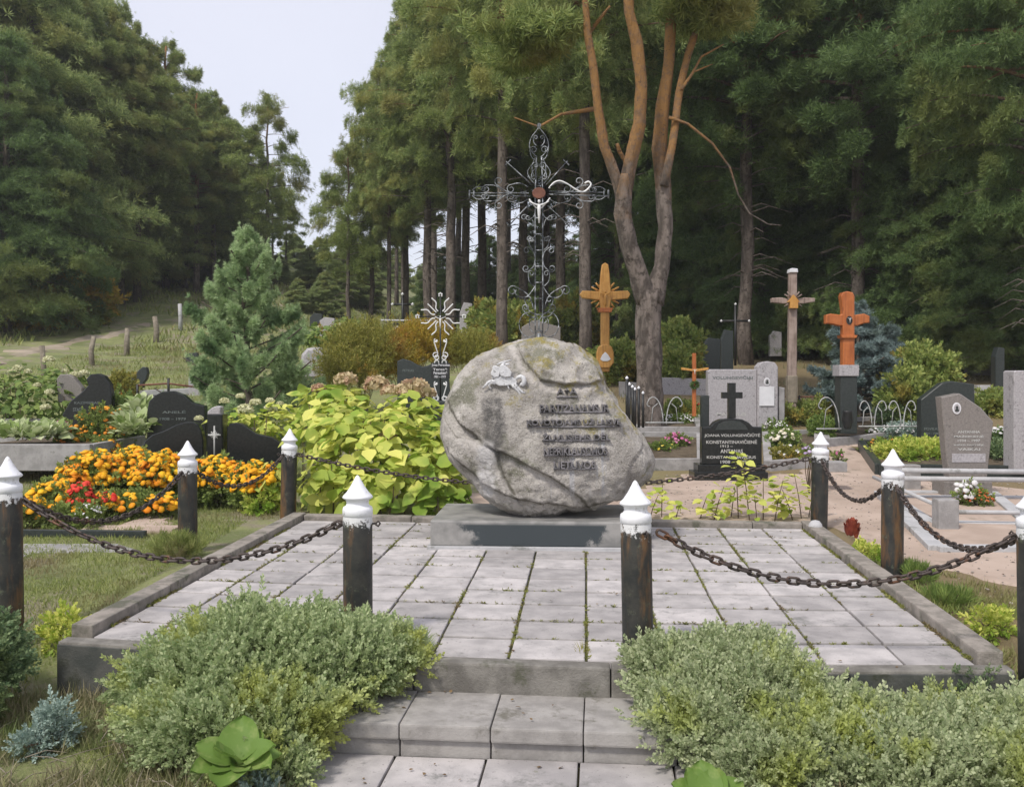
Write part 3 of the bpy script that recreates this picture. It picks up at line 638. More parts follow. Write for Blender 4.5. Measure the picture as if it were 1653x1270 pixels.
def scrolls(lst, r=.0045, nm='scroll', m=m_silver):
    for pts in lst: b = MB(); itube(b, pts, r, random.uniform(-.01, .01)); b.build(nm, m, ic)
arm = []
for s in (-1, 1):
    for v in (-1, 1):
        arm += [spiral(s*18, v*10, s*44, v*14, 1.2, s*v, .28), spiral(s*20, v*3, s*66, v*12, 1.1, -s*v, .16), spiral(s*58, v*2, s*82, v*13, 1.3, s*v, .26), spiral(s*108, v*4, s*92, v*10, 1.2, -s*v, .25)]
scrolls(arm)
scrolls([[(16, -8), (24, -17), (34, -20), (46, -15), (60, -6), (70, -2), (78, -6), (84, -14), (80, -19), (74, -16)]], .0085, 'scroll', m_silverw)
leg_ = []
for s in (-1, 1):
    leg_ += [spiral(s*7, 62, s*10, 74, 1.2, s, .42), spiral(s*7, 104, s*14, 90, 1.2, -s, .38), spiral(s*7, 92, s*16, 78, 1.2, s, .30), spiral(s*7, 108, s*15, 124, 1.3, s, .36), spiral(s*8, 150, s*17, 132, 1.2, s, .26),
             spiral(s*9, 186, s*36, 152, 1.1, -s, .2), spiral(s*5, 196, s*22, 176, 1.1, s, .25), [(s*6, 150), (s*18, 166), (s*30, 168), (s*38, 162), (s*36, 155)], spiral(s*6, 30, s*14, 42, 1.2, s, .3), spiral(s*8, 52, s*20, 36, 1.2, -s, .25)]
    leg_.append([(s*(16+16*math.cos(a)), 212+20*math.sin(a)) for a in np.linspace(0, 2*math.pi, 20)])
    leg_ += [spiral(s*8, 226, s*15, 208, 1.2, s, .3), spiral(s*6, 200, s*24, 190, 1.2, s, .3)]
scrolls(leg_)
top_ = []
for s in (-1, 1):
    top_ += [[(s*8, -16), (s*16, -26), (s*18, -36), (s*10, -48), (s*6, -58)], spiral(s*4, -52, s*14, -66, 1.3, s, .38), spiral(s*4, -40, s*12, -28, 1.2, -s, .3), [(s*4, -58), (s*15, -72), (s*13, -88), (s*6, -98), (0, -106)], spiral(s*3, -76, s*9, -88, 1.2, s, .3), spiral(s*3, -24, s*11, -42, 1.2, s, .3)]
scrolls(top_)
b = MB(); b.lathe([(0, .03), (.016, .02), (.02, 0), (.012, -.02), (0, -.03)], cp(0, -108), 10); b.build('finial', m_silver, ic)
b = MB(); b.prism([(cp(0, 0).x+.062*math.cos(a), cp(0, 0).z+.052*math.sin(a)) for a in np.linspace(0, 2*math.pi, 24, endpoint=False)], DC-.014, DC+.014, .004); b.build('centre_disc', m_rust, ic)
def corpus(parent, cx, cy, cz, h, m):
    """small crucified figure"""
    b = MB(); w = h*.42
    b.tube([(cx, cy, cz-h*.5), (cx, cy-.004, cz-h*.25), (cx, cy-.006, cz), (cx, cy-.006, cz+h*.2), (cx, cy-.004, cz+h*.3)], [h*.035, h*.05, h*.07, h*.08, h*.03], 8)
    b.tube([(cx-w, cy, cz+h*.42), (cx-w*.45, cy-.004, cz+h*.3), (cx, cy-.006, cz+h*.24), (cx+w*.45, cy-.004, cz+h*.3), (cx+w, cy, cz+h*.42)], [h*.022, h*.03, h*.05, h*.03, h*.022], 8)
    b.lathe([(0, h*.08), (h*.05, h*.06), (h*.06, 0), (h*.04, -h*.06), (0, -h*.07)], (cx, cy-.01, cz+h*.40), 10)
    return b.build('crucifix_figure', m, parent)
q = cp(0, 30); corpus(ic, q.x, q.y-.03, q.z, .22, m_silverw)
b = MB(); itube(b, [(-16, 10), (0, 26), (18, 8)], .006, -.02); b.build('brace', m_silverw, ic)
b = MB(); itube(b, [(-24, 236), (24, 236)], .012); itube(b, [(0, 226), (0, 246)], .02); b.build('foot', m_silver, ic)
# ------------------------------------------------------------ gravestones and crosses
def stone(name, out, d, thick, m, label, cat='gravestone', bev=.012, parent=None):
    b = MB(); b.prism(ol(out, d), d, d+thick, bev); o = b.build(name, m, parent)
    return tag(o, label, cat) if parent is None else o
def X(px, d): return (px-CX)/F*d
def Z(py, d): return H-(py-HY)/F*d
def txt(body, px0, px1, py0, py1, d, m, parent): return text_on(body, X((px0+px1)/2, d), d, Z((py0+py1)/2, d), X(px1, d)-X(px0, d), Z(py0, d)-Z(py1, d), m, parent)
def portrait(px, py, w, h, d, parent, m=m_plaque):
    cx, cz = X(px, d), Z(py, d); a, c = w/2/F*d, h/2/F*d
    b = MB(); b.prism([(cx+a*math.cos(t), cz+c*math.sin(t)) for t in np.linspace(0, 2*math.pi, 24, endpoint=False)], d-.012, d, .003); f = b.build('portrait_frame', m, parent)
    b = MB(); b.prism([(cx+a*.68*math.cos(t), cz+c*.72*math.sin(t)) for t in np.linspace(0, 2*math.pi, 24, endpoint=False)], d-.015, d-.0125); b.build('portrait', m_granite_gy, f)
    b = MB(); b.prism([(cx+a*.3*math.cos(t), cz+c*.15+c*.28*math.sin(t)) for t in np.linspace(0, 2*math.pi, 16, endpoint=False)], d-.017, d-.0155); b.prism([(cx-a*.5, cz-c*.5), (cx+a*.5, cz-c*.5), (cx+a*.35, cz-c*.1), (cx-a*.35, cz-c*.1)], d-.017, d-.0155); b.build('bust', m_granite_dk, f)
def bxp(b, px0, px1, py0, py1, d, t, bev=.008): b.box(X(px0, d), X(px1, d), d, d+t, Z(py1, d), Z(py0, d), bev); return b
# black stone with cross
d = gnd(1180, 777).y; t = T('gravestone', (X(1180, d), d, zg(X(1180, d), d)), 'black polished gravestone with arched top and black cross standing on it, right of the boulder', 'gravestone')
b = MB(); bxp(b, 1121, 1240, 762, 790, d-.04, .42); b.build('lower_base', m_granite_bl, t)
b = MB(); bxp(b, 1127, 1236, 750, 763, d, .34); b.build('upper_base', m_granite_bl, t)
arch = [(1133, 750), (1133, 689), (1147, 689), (1153, 682), (1163, 677), (1181, 675), (1199, 677), (1209, 682), (1216, 689), (1230, 689), (1230, 750)]
stone('headstone', arch, d+.05, .16, m_granite_bl, None, parent=t)
b = MB(); b.prism(ol([(1155, 694), (1160, 685), (1170, 680), (1181, 679), (1194, 680), (1203, 686), (1208, 694)], d+.04), d+.042, d+.06, .003); b.build('relief_panel', m_granite_dk, t)
b = MB(); b.prism(ol([(1176, 675), (1176, 643), (1166, 643), (1166, 633), (1176, 633), (1176, 618), (1188, 618), (1188, 633), (1199, 633), (1199, 643), (1188, 643), (1188, 675)], d+.1), d+.10, d+.19, .006); b.build('cross', m_granite_bl, t)
for s_, a_ in (('JOANA VOLUNGEVIČIŪTĖ', (1137, 1227, 699, 706)), ('KONSTANTINAVIČIENĖ', (1140, 1222, 709, 716)), ('1912 –', (1163, 1183, 718, 722)), ('ANTANAS', (1163, 1199, 725, 731)), ('KONSTANTINAVIČIUS', (1141, 1220, 734, 740)), ('1908 – 1975', (1163, 1205, 743, 748))): txt(s_, *a_, d+.05, m_cut, t)
# large grey headstone with a side column
d = 16.6; t = T('family_gravestone', (X(1200, d), d, zg(X(1200, d), d)), 'wide pale grey gravestone with taller side pillar and white plaque behind the black cross', 'gravestone')
stone('headstone', [(1143, 708), (1143, 599), (1146, 596), (1222, 596), (1222, 708)], d, .2, m_granite_gy, None, parent=t)
stone('pillar', [(1223, 708), (1223, 592), (1229, 585), (1240, 583), (1251, 585), (1256, 592), (1256, 708)], d-.04, .26, m_granite_gy, None, parent=t)
stone('side_block', [(1257, 708), (1257, 624), (1267, 626), (1267, 708)], d+.02, .2, m_conc, None, parent=t)
b = MB(); bxp(b, 1226, 1250, 624, 655, d-.06, .02, .003); b.build('plaque', m_plaque, t); portrait(1238, 616, 10, 13, d-.04, t)
txt('MAČIULIS', 1157, 1204, 664, 671, d, m_cut, t); txt('VOLUNGEVIČIAI', 1150, 1215, 606, 612, d, m_faint, t)
d = 16.0; stone('small_gravestone', [(1132, 700), (1132, 641), (1134, 638), (1144, 638), (1145, 640), (1145, 700)], d, .12, m_granite_dk, 'narrow dark gravestone at the left edge of the wide pale grey one')
# pentagon dark stone, brown stone, grey-blue pillar
d = 15.2; o = stone('gravestone', [(1487, 735), (1487, 645), (1521, 618), (1536, 615), (1573, 620), (1576, 735)], d, .18, m_granite_dk, 'dark green-black pointed gravestone behind the brown one with oval portrait'); txt('POVILAS', 1492, 1516, 690, 694, d, m_faint, o); txt('1921 – 1986', 1493, 1515, 698, 701, d, m_faint, o)
d = 11.7; t = T('brown_gravestone', (X(1562, d), d, zg(X(1562, d), d)), 'grey-brown tapering gravestone with slanted top and white oval portrait at right', 'gravestone')
stone('headstone', [(1534, 778), (1528, 735), (1519, 641), (1549, 635), (1553, 637), (1584, 658), (1604, 681), (1600, 715), (1593, 778)], d, .17, m_granite_br, None, parent=t)
b = MB(); bxp(b, 1524, 1602, 778, 812, d-.05, .34); b.build('base', m_granite_br, t); portrait(1544, 659, 14, 19, d, t)
b = MB(); bxp(b, 1537, 1591, 732, 746, d-.006, .02, .002); b.build('name_band', m_granite_gy, t)
for i, s_ in enumerate(('ANTANINA', 'MAŽEIKIENĖ', '1934 – 1997', 'ILSĖKIS RAMYBĖJE', 'VAIKAI')): txt(s_, 1540+(i in (0, 2, 4))*6, 1588-(i in (0, 2, 4))*6, 695+i*7, 699+i*7, d, m_cut, t)
d = 13.2; stone('tall_gravestone', [(1637, 760), (1637, 600), (1640, 598), (1664, 598), (1666, 760)], d, .3, m_granite_gy, 'tall bluish grey gravestone cut off by the right edge of the photo')
# black stones on the left
d = 12.2; t = T('winged_gravestone', (X(340, d), d, zg(X(340, d), d)), 'black three-part gravestone, two wave-shaped wings and a cross pillar, behind the marigolds', 'gravestone')
wl_ = stone('wing', [(228, 795), (229, 722), (234, 711), (245, 702), (265, 695), (285, 685), (300, 681), (310, 681), (319, 685), (325, 696), (328, 712), (328, 795)], d, .13, m_granite_bl, None, parent=t)
stone('wing', [(366, 795), (366, 690), (371, 684), (380, 682), (390, 684), (402, 692), (414, 700), (428, 703), (440, 706), (452, 714), (462, 724), (464, 795)], d, .13, m_granite_bl, None, parent=t)
pl_ = stone('pillar', [(334, 795), (334, 669), (359, 669), (359, 795)], d-.05, .24, m_granite_bl, None, parent=t)
b = MB(); b.prism(ol([(336, 669), (336, 664), (343, 658), (351, 655), (357, 657), (357, 669)], d), d-.03, d+.12, .01); b.build('capstone', m_granite_gy, pl_)
b = MB(); e = d-.055
for (x0, y0, x1, y1), r_ in (((346, 687, 346, 748), .010), ((336, 702, 356, 702), .010)): b.tube([(X(x0, e), e, Z(y0, e)), (X(x1, e), e, Z(y1, e))], r_, 6)
for k in range(12):
    a = math.pi*k/6+.26; L_ = 7.5 if k % 2 else 6; b.tube([(X(346, e), e, Z(702, e)), (X(346+L_*math.cos(a), e), e, Z(702+L_*math.sin(a), e))], .006, 5)
b.build('engraved_cross', m_cut, pl_); txt('VINCENTAS', 252, 296, 735, 742, d, m_cut, wl_)
def bstone(out, d, label, lines, m=m_granite_dk, name='gravestone'):
    o = stone(name, out, d, .14, m, label)
    for a in lines: txt(*a, d, m_faint, o)
    return o
bstone([(97, 720), (100, 670), (113, 648), (133, 632), (142, 622), (139, 612), (146, 604), (158, 603), (168, 607), (177, 620), (180, 640), (180, 720)], 15.0, 'black curved gravestone with hooked top behind the orange flowers at left', [('KAZIMIERAS', 120, 160, 648, 652), ('STASYS', 118, 136, 658, 664)], m_granite_bl)
bstone([(237, 730), (237, 665), (240, 648), (250, 638), (262, 632), (278, 631), (295, 637), (310, 650), (330, 655), (333, 730)], 13.6, 'black rounded gravestone with its right side under the low fir branches', [('ANELĖ', 262, 300, 662, 667), ('1908 – 1979', 258, 300, 674, 678)], m_granite_bl)
bstone([(210, 608), (221, 600), (230, 592), (236, 593), (238, 602), (236, 612), (231, 618), (230, 626), (225, 626), (225, 616), (212, 614)], 20.5, 'small black teardrop gravestone on the grass beyond the iron rail', [])
bstone([(304, 640), (304, 612), (306, 604), (316, 600), (330, 603), (330, 640)], 20.0, 'small slate-grey gravestone half hidden by the left side of the fir', [], m_granite_gy)
bstone([(93, 640), (91, 612), (97, 604), (110, 604), (118, 609), (132, 626), (134, 650), (93, 650)], 16.0, 'brown angular gravestone among hydrangea leaves at left', [], m_granite_br)
bstone([(300, 590), (299, 576), (304, 570), (318, 569), (322, 590)], 26.0, 'tiny dark gravestone on the far grass left of the fir', [])
o = bstone([(641, 690), (641, 583), (650, 579), (662, 582), (672, 588), (682, 592), (690, 590), (700, 585), (714, 579), (722, 582), (727, 640), (727, 690)], 14.4, 'dark double-peaked gravestone behind the silver metal cross', [('PETRAS', 650, 668, 596, 600)])
d = 20.0; b = MB(); b.prism(ol([(487, 612), (484, 590), (486, 572), (495, 562), (510, 560), (530, 564), (538, 572), (534, 590), (528, 612)], d), d, d+.5, .06)
tag(b.build('rough_boulder', m_granite_gy), 'pale rough boulder gravestone between the fir and the autumn bushes', 'gravestone')
# small metal cross with wavy rays on a dark block
d = 13.2; t = T('metal_cross', (X(711, d), d, Z(646, d)), 'black metal cross with silver wavy rays and scrolls, white lettered plate', 'cross')
def mt(pts, r, m, nm, dy=0, n=6): pts = smooth(pts, 3); b = MB(); b.tube([(X(x, d), d+dy, Z(y, d)) for x, y in pts], r, n); return b.build(nm, m, t)
mt([(711, 647), (711, 480)], .014, m_iron, 'upright', n=4); mt([(676, 511), (746, 511)], .012, m_iron, 'cross_arm', n=4)
for x, y in ((711, 476), (674, 511), (749, 511)):
    b = MB()
    for a in (.5, 1.57, 2.64, 3.8, 5.6): b.lathe([(0, .014), (.012, .007), (.012, -.007), (0, -.014)], (X(x+2.6*math.cos(a), d), d, Z(y-2.6*math.sin(a), d)), 6)
    b.build('leaf_tip', m_silverw, t)
for k, a in enumerate((22, 45, 68, 112, 135, 158, 202, 225, 248, 292, 315, 338)):
    a = R(a); L_ = 33 if k % 3 != 1 else 29; pts = []
    for i in range(8): s_ = 9+(L_-9)*i/7; w_ = 0 if k % 3 == 1 else 1.9*math.sin(i*1.1)*(1 if k % 2 else -1); pts.append((711+s_*math.cos(a)-w_*math.sin(a), 511-s_*math.sin(a)-w_*math.cos(a)))
    mt(pts, .0095, m_silverw, 'ray', -.01)
corpus(t, X(711, d), d-.03, Z(520, d), .18, m_silverw)
for s in (-1, 1):
    for y0 in (545, 614):
        n_ = 34 if y0 == 545 else 36; pts = []
        for i in range(26):
            u = i/25
            if u < .3: a = math.pi*1.6*(1-u/.3)+.3; pts.append((711+s*(7.5+2.6*math.cos(a+2.2)), y0+4.5-2.8*math.sin(a+2.2)))
            elif u < .7: q_ = (u-.3)/.4; pts.append((711+s*(10.5-6.5*q_), y0+6+(n_-14)*q_))
            else: a = math.pi*1.7*(u-.7)/.3; pts.append((711+s*(8.2-3.8*math.cos(a)), y0+n_-6+4*math.sin(a)))
        mt(pts if y0 == 545 else [(x, y0*2+n_-y) if 0 else (x, y) for x, y in pts], .0085, m_silverw, 'scroll')
    for y in (577, 585, 643): mt([(711+s*6+3.4*math.cos(a), y+3.4*math.sin(a)) for a in np.linspace(0, 6.28, 12)], .0075, m_silverw, 'ring')
b = MB(); bxp(b, 696, 726, 586, 611, d-.01, .02, .003); pt = b.build('name_plate', m_iron, t)
for s_, a_ in (('Jonas Petrauskas', (697, 726, 587, 592)), ('Teresė', (699, 722, 594, 598)), ('Petrauskienė', (700, 722, 599, 604)), ('1901 – 1977', (701, 720, 606, 610))):
    vs, fs = text_mb(s_, X(a_[1], d)-X(a_[0], d), Z(a_[2], d)-Z(a_[3], d), depth=.006); b = MB(); b.add([(X((a_[0]+a_[1])/2, d)+v[0], d-.012-v[2], Z((a_[2]+a_[3])/2, d)+v[1]) for v in vs], fs); b.build('inscription', m_plaque, pt)
b = MB(); bxp(b, 683, 724, 647, 690, d-.12, .3, .02); tag(b.build('stone_block', m_granite_dk), 'dark granite block under the silver metal cross', 'pedestal')
# carved wooden crosses
def plank(b, px0, px1, py0, py1, d, t=.14, bev=.015): bxp(b, px0, px1, py0, py1, d, t, bev)
d = 21.0; t = T('carved_cross', (X(977, d), d, zg(X(977, d), d)), 'honey-yellow carved oak cross with short wooden rays, tallest cross beside the boulder', 'cross')
b = MB(); b.prism(ol([(970, 600), (970, 500), (967, 480), (970, 440), (972, 427), (977, 424), (982, 427), (984, 440), (987, 480), (984, 500), (984, 600)], d), d, d+.16, .015); b.build('upright', m_wood_y, t)
b = MB(); b.prism(ol([(936, 475), (940, 469), (966, 470), (990, 470), (1014, 469), (1018, 475), (1014, 482), (990, 484), (966, 484), (940, 481)], d), d+.02, d+.15, .015); b.build('cross_arm', m_wood_y, t)
for k in range(16):
    a = R(22.5*k+11); 
    if abs(math.sin(2*a)) < .45: continue
    b = MB(); b.tube([(X(977+12*math.cos(a), d), d+.08, Z(476-12*math.sin(a), d)), (X(977+27*math.cos(a), d), d+.06, Z(476-24*math.sin(a), d))], [.03, .018], 5); b.build('ray', m_wood_y, t)
b = MB(); b.prism(ol([(964, 497), (990, 497), (987, 504), (967, 504)], d-.03), d-.05, d+.18, .01); b.build('ledge', m_wood_o, t)
b = MB(); b.prism(ol([(963, 586), (963, 570), (966, 560), (973, 556), (981, 556), (988, 560), (991, 570), (991, 586), (984, 594), (970, 594)], d-.05), d-.06, d+.12, .02); b.build('carved_foot', m_wood_y, t)
b = MB(); b.prism(ol([(969, 580), (972, 573), (977, 568), (982, 573), (986, 580), (981, 583), (973, 583)], d-.07), d-.075, d-.06, .005); b.build('carved_emblem', m_plaque, t)
corpus(t, X(977, d), d-.04, Z(482, d), .36, m_wood_y)
d = 17.2; t = T('weathered_cross', (X(1280, d), d, zg(X(1280, d), d)), 'grey weathered wooden cross with small gabled shrine, left of the orange one', 'cross')
b = MB(); b.prism(ol([(1272, 660), (1274, 560), (1275, 436), (1287, 436), (1287, 560), (1286, 660)], d), d, d+.13, .012); b.build('upright', m_wood_g, t)
b = MB(); b.prism(ol([(1246, 488), (1246, 481), (1262, 480), (1280, 484), (1298, 480), (1316, 481), (1316, 487), (1298, 490), (1264, 490)], d), d+.01, d+.12, .01); b.build('cross_arm', m_wood_g, t)
b = MB(); b.prism(ol([(1274, 440), (1275, 434), (1279, 433), (1287, 434), (1288, 440)], d), d-.03, d+.16, .008); b.build('cap', m_plaque, t)
b = MB(); b.prism(ol([(1271, 488), (1280, 476), (1290, 488), (1287, 488), (1287, 498), (1274, 498), (1274, 488)], d-.04), d-.1, d, .004); b.build('shrine', m_wood_y, t)
for a in (35, 55, 125, 145, 215, 325):
    a = R(a); b = MB(); b.tube([(X(1280+8*math.cos(a), d), d-.02, Z(485-8*math.sin(a), d)), (X(1280+17*math.cos(a), d), d-.02, Z(485-17*math.sin(a), d))], .012, 5); b.build('ray', m_wood_g, t)
b = MB(); bxp(b, 1272, 1288, 606, 650, d-.02, .17, .02); b.build('socket', m_wood_f, t)
d = 15.6; t = T('orange_cross', (X(1370, d), d, zg(X(1370, d), d)), 'orange-brown wooden cross on a dark stone plinth in front of the blue spruce', 'cross')
b = MB(); b.prism(ol([(1361, 590), (1361, 500), (1358, 478), (1360, 472), (1368, 470), (1377, 472), (1380, 478), (1380, 500), (1380, 590)], d), d, d+.16, .015); b.build('upright', m_wood_o, t)
b = MB(); b.prism(ol([(1334, 508), (1342, 506), (1358, 508), (1364, 504), (1376, 504), (1382, 508), (1396, 506), (1405, 510), (1405, 521), (1396, 522), (1384, 526), (1356, 526), (1344, 523), (1334, 522)], d), d+.02, d+.15, .015); b.build('cross_arm', m_wood_o, t)
b = MB(); b.prism(ol([(1357, 541), (1384, 541), (1382, 546), (1359, 546)], d-.02), d-.04, d+.18, .008); b.build('ledge', m_wood_o, t)
b = MB(); bxp(b, 1355, 1387, 589, 607, d-.1, .34, .01); b.build('plinth_cap', m_granite_gy, t)
b = MB(); bxp(b, 1357, 1384, 607, 700, d-.07, .3, .015); b.build('plinth', m_granite_dk, t)
b = MB(); b.prism([(X(1371+5*math.cos(a), d), Z(517+7*math.sin(a), d)) for a in np.linspace(0, 2*math.pi, 16, endpoint=False)], d-.008, d+.01); b.build('niche', m_iron, t); corpus(t, X(1371, d), d-.03, Z(517, d), .09, m_silverw)
d = 15.4; t = T('small_wooden_cross', (X(1120, d), d, zg(X(1120, d), d)), 'small thin orange wooden cross with a green wreath, left of the wide grey stone', 'cross')
b = MB(); bxp(b, 1118, 1124, 570, 672, d, .06, .008); b.build('upright', m_wood_o, t)
b = MB(); b.prism(ol([(1100, 593), (1120, 596), (1144, 593), (1144, 597), (1124, 600), (1100, 597)], d), d-.01, d+.05, .006); b.build('cross_arm', m_wood_y, t); corpus(t, X(1121, d), d-.03, Z(600, d), .09, m_silverw)
V_, FB_ = scatter(*tuft_t(6, 1.2, .25), np.array([(X(1121+5*math.cos(a), d), d-.03, Z(621+5*math.sin(a), d)) for a in rng.uniform(0, 6.3, 60)]), rng.normal(size=(60, 3)), .05); npmesh('wreath', V_, FB_, g_dark, t)
# distant ironwork crosses and stones
d = 25; t = T('iron_grave_cross', (X(1187, d), d, zg(X(1187, d), d)), 'thin black iron cross with white tips, behind the small orange cross', 'cross')
b = MB(); b.tube([(X(1187, d), d, Z(590, d)), (X(1187, d), d, Z(492, d))], .035, 6); b.build('upright', m_iron, t)
b = MB(); b.tube([(X(1164, d), d, Z(518, d)), (X(1210, d), d, Z(518, d))], .03, 6); b.build('cross_arm', m_iron, t)
for x, y in ((1164, 518), (1209, 518), (1187, 491)): b = MB(); b.lathe([(0, .04), (.04, 0), (0, -.04)], (X(x, d), d-.02, Z(y, d)), 8); b.build('tip', m_silverw, t)
for (x0, x1, y0, y1, d, m, lab) in ((1134, 1163, 545, 592, 23, m_granite_dk, 'far dark slanted gravestone left of the thin iron cross'), (1164, 1184, 532, 590, 24, m_granite_dk, 'far dark upright gravestone directly behind the thin iron cross'),
    (1437, 1474, 528, 575, 27, m_granite_dk, 'far dark rectangular gravestone beyond the blue spruce'), (1243, 1262, 534, 560, 28, m_granite_gy, 'far grey low gravestone left of the weathered cross'),
    (500, 520, 505, 530, 33, m_granite_dk, 'distant dark gravestone just right of the fir'), (516, 540, 512, 530, 31, m_granite_gy, 'distant grey gravestone among pale bushes right of the fir'),
    (742, 762, 488, 545, 32, m_granite_gy, 'distant pale gravestone behind the silver cross rays'), (1607, 1622, 560, 612, 19, m_granite_dk, 'dark post-like gravestone near the right edge under the trees'),
    (1000, 1012, 548, 580, 26, m_granite_dk, 'far narrow gravestone between the yellow cross and the forked pine'), (842, 905, 516, 556, 24, m_granite_br, 'pale humped boulder gravestone glimpsed behind the foot of the iron cross')):
    sl_ = (y1-y0)*.3; stone('distant_gravestone', [(x0, y1+15), (x0, y0+sl_), ((x0*2+x1)/3, y0), (x1, y0+(sl_ if x0 == 842 else 2)), (x1, y1+15)], d, .2, m, lab)
for (x, y0, y1, d, lab) in ((650, 475, 540, 36, 'distant black cross with white tips left of the silver rays'), (1430, 480, 560, 40, 'distant white cross glimpsed right of the orange one'), (806, 478, 545, 34, 'distant thin white cross beside a trunk left of the iron cross')):
    m = m_iron if x == 650 else m_plaque; t = T('distant_cross', (X(x, d), d, Z(y1, d)), lab, 'cross')
    b = MB(); b.tube([(X(x, d), d, Z(y1+5, d)), (X(x, d), d, Z(y0, d))], .05, 6); b.build('upright', m, t)
    b = MB(); q_ = (y1-y0)*.25; b.tube([(X(x-q_, d), d, Z(y0+q_, d)), (X(x+q_, d), d, Z(y0+q_, d))], .045, 6); b.build('cross_arm', m, t)
    if x == 650:
        for xx_, yy_ in ((x-q_, y0+q_), (x+q_, y0+q_), (x, y0)): b = MB(); b.lathe([(0, .07), (.07, 0), (0, -.07)], (X(xx_, d), d-.05, Z(yy_, d)), 8); b.build('tip', m_silverw, t)
# ------------------------------------------------------------ grave borders, slabs, low fences
def gbox(name, p0, p1, w, h, m, label, cat='grave border', up=0.0, tagit=True, parent=None):
    """kerb bar between two ground points"""
    a = Vector(p0); c = Vector(p1); dv = (c-a); dv.z = 0; L = dv.length; dv.normalize(); ang = math.atan2(dv.y, dv.x)
    b = MB(); b.box(0, L, -w/2, w/2, -.15, h, .008)
    vs = []
    for v in b.v: t_ = v[0]/L; vs.append((a.x+dv.x*v[0]-dv.y*v[1], a.y+dv.y*v[0]+dv.x*v[1], a.z+(c.z-a.z)*t_+v[2]+up))
    b.v = vs; o = b.build(name, m, parent)
    return tag(o, label, cat) if tagit and parent is None else o
def frame(px_pts, w, h, m, label, zflat=None, cat='grave border', fill=None, d_=None):
    P = [gnd(*p) if len(p) == 2 else onG(p[0], p[2]) for p in px_pts]; z = max(p.z for p in P) if zflat is None else zflat
    if zflat is None: P = [Vector((p.x, p.y, p.z)) for p in P]
    t = T('grave_frame', sum(P, Vector())/len(P), label, cat)
    for i in range(len(P)): gbox('border_kerb', P[i], P[(i+1) % len(P)], w, h, m, None, parent=t)
    if fill:
        bm = bmesh.new(); bm.faces.new([bm.verts.new((p.x, p.y, p.z+h*.55)) for p in P]); bmesh.ops.recalc_face_normals(bm, faces=bm.faces[:])
        me = bpy.data.meshes.new('infill'); bm.to_mesh(me); bm.free(); me.transform(Matrix.Translation(-woff(t)))
        if me.polygons[0].normal.z < 0: me.flip_normals()
        link('infill', me, fill, t)
    return t
frame([(1043, 758), (1132, 758), (1130, 714), (1018, 712)], .12, .16, m_conc, 'concrete grave frame left of the black stone with the cross', fill=m_soil)
frame([(1028, 704), (1130, 704), (1124, 683), (1020, 683)], .12, .16, m_conc, 'concrete grave frame with white flowers at the foot of the forked pine', fill=m_soil)
frame([(1240, 760), (1322, 752), (1320, 706), (1236, 710)], .12, .14, m_conc, 'grave frame with cream and white flowers right of the black stone', fill=m_soil)
frame([(1334, 722), (1396, 716), (1500, 700), (1560, 694), (1420, 684), (1326, 690)], .12, .14, m_conc, 'long grave frame in front of the orange cross plinth', fill=m_soil)
frame([(1390, 728), (1418, 768), (1690, 772), (1690, 722)], .10, .17, m_granite_dk, 'black-edged grave planter with yellow-green groundcover at right', fill=m_soil)
frame([(1440, 806), (1500, 848), (1700, 852), (1700, 808)], .14, .05, m_conc2, 'pale double-strip grave edging behind the concrete stub', fill=m_sand)
frame([(1512, 892), (1420, 800), (1600, 800), (1710, 892)], .14, .06, m_conc2, 'pale concrete grave frame at the right edge behind the chain', fill=m_sand)
t = T('rail_fence', gnd(1560, 862), 'low pipe rail on square concrete stubs beside the pale grave frame', 'fence')
for (px, py) in ((1526, 858), (1470, 790)):
    p = gnd(px, py); b = MB(); b.box(p.x-.10, p.x+.10, p.y-.08, p.y+.08, p.z-.1, p.z+.32, .012); b.build('concrete_post', m_conc, t)
for (x0, y0, x1, y1) in ((1534, 826, 1720, 828), (1455, 759, 1720, 762), (1455, 772, 1720, 775)):
    d = 9.6 if y0 > 800 else 11.3; b = MB(); b.tube([(X(x0, d), d, Z(y0, d)), (X(x1, d), d, Z(y1, d))], .022 if y0 > 800 else .03, 10); b.build('rail', m_conc2, t)
b = MB(); b.tube([(X(1455, 10.5), 11.3, Z(770, 11.3)), (X(1527, 9.6), 9.6, Z(822, 9.6))], .022, 8); b.build('rail', m_conc2, t)
# left concrete walls and slabs
d = 12.6; t = T('concrete_planter', (X(60, d), d, zg(X(60, d), d)), 'low concrete planter wall in front of the striped hostas at left', 'planter')
b = MB(); b.box(X(-60, d), X(145, d), d, d+.1, Z(760, d), Z(717, d), .012); b.build('front_wall', m_conc, t)
b = MB(); b.box(X(135, d), X(146, d), d+.11, d+1.9, Z(760, d), Z(717, d)-.003, .012); b.build('side_wall', m_conc, t)
b = MB(); b.box(X(-60, d), X(133, d), d+.11, d+1.9, Z(760, d), Z(722, d), 0); b.build('soil_bed', m_soil, t)
d = 15.6; b = MB(); b.box(X(-60, d), X(98, d), d, d+.14, Z(720, d), Z(676, d), .012); tag(b.build('concrete_wall', m_conc), 'long low concrete wall below the far left hydrangea', 'wall')
o = gbox('border_kerb', gnd(18, 842), gnd(178, 752), .13, .10, m_conc, 'concrete kerb running back beside the large marigold bed')
d_ = gnd(130, 866)
o = gbox('edging_board', gnd(-20, 866), gnd(236, 868), .05, .07, m_granite_dk, 'dark thin edging board along the front of the marigold bed')
patch('path', [G2(120, 861), G2(280, 862), G2(310, 842), G2(235, 828), G2(180, 842)], m_sand, .03, .3, .03)
patch('path', [G2(-20, 872), G2(228, 874), G2(240, 900), G2(120, 896), G2(-20, 912)], m_conc, .012, .3, .05)
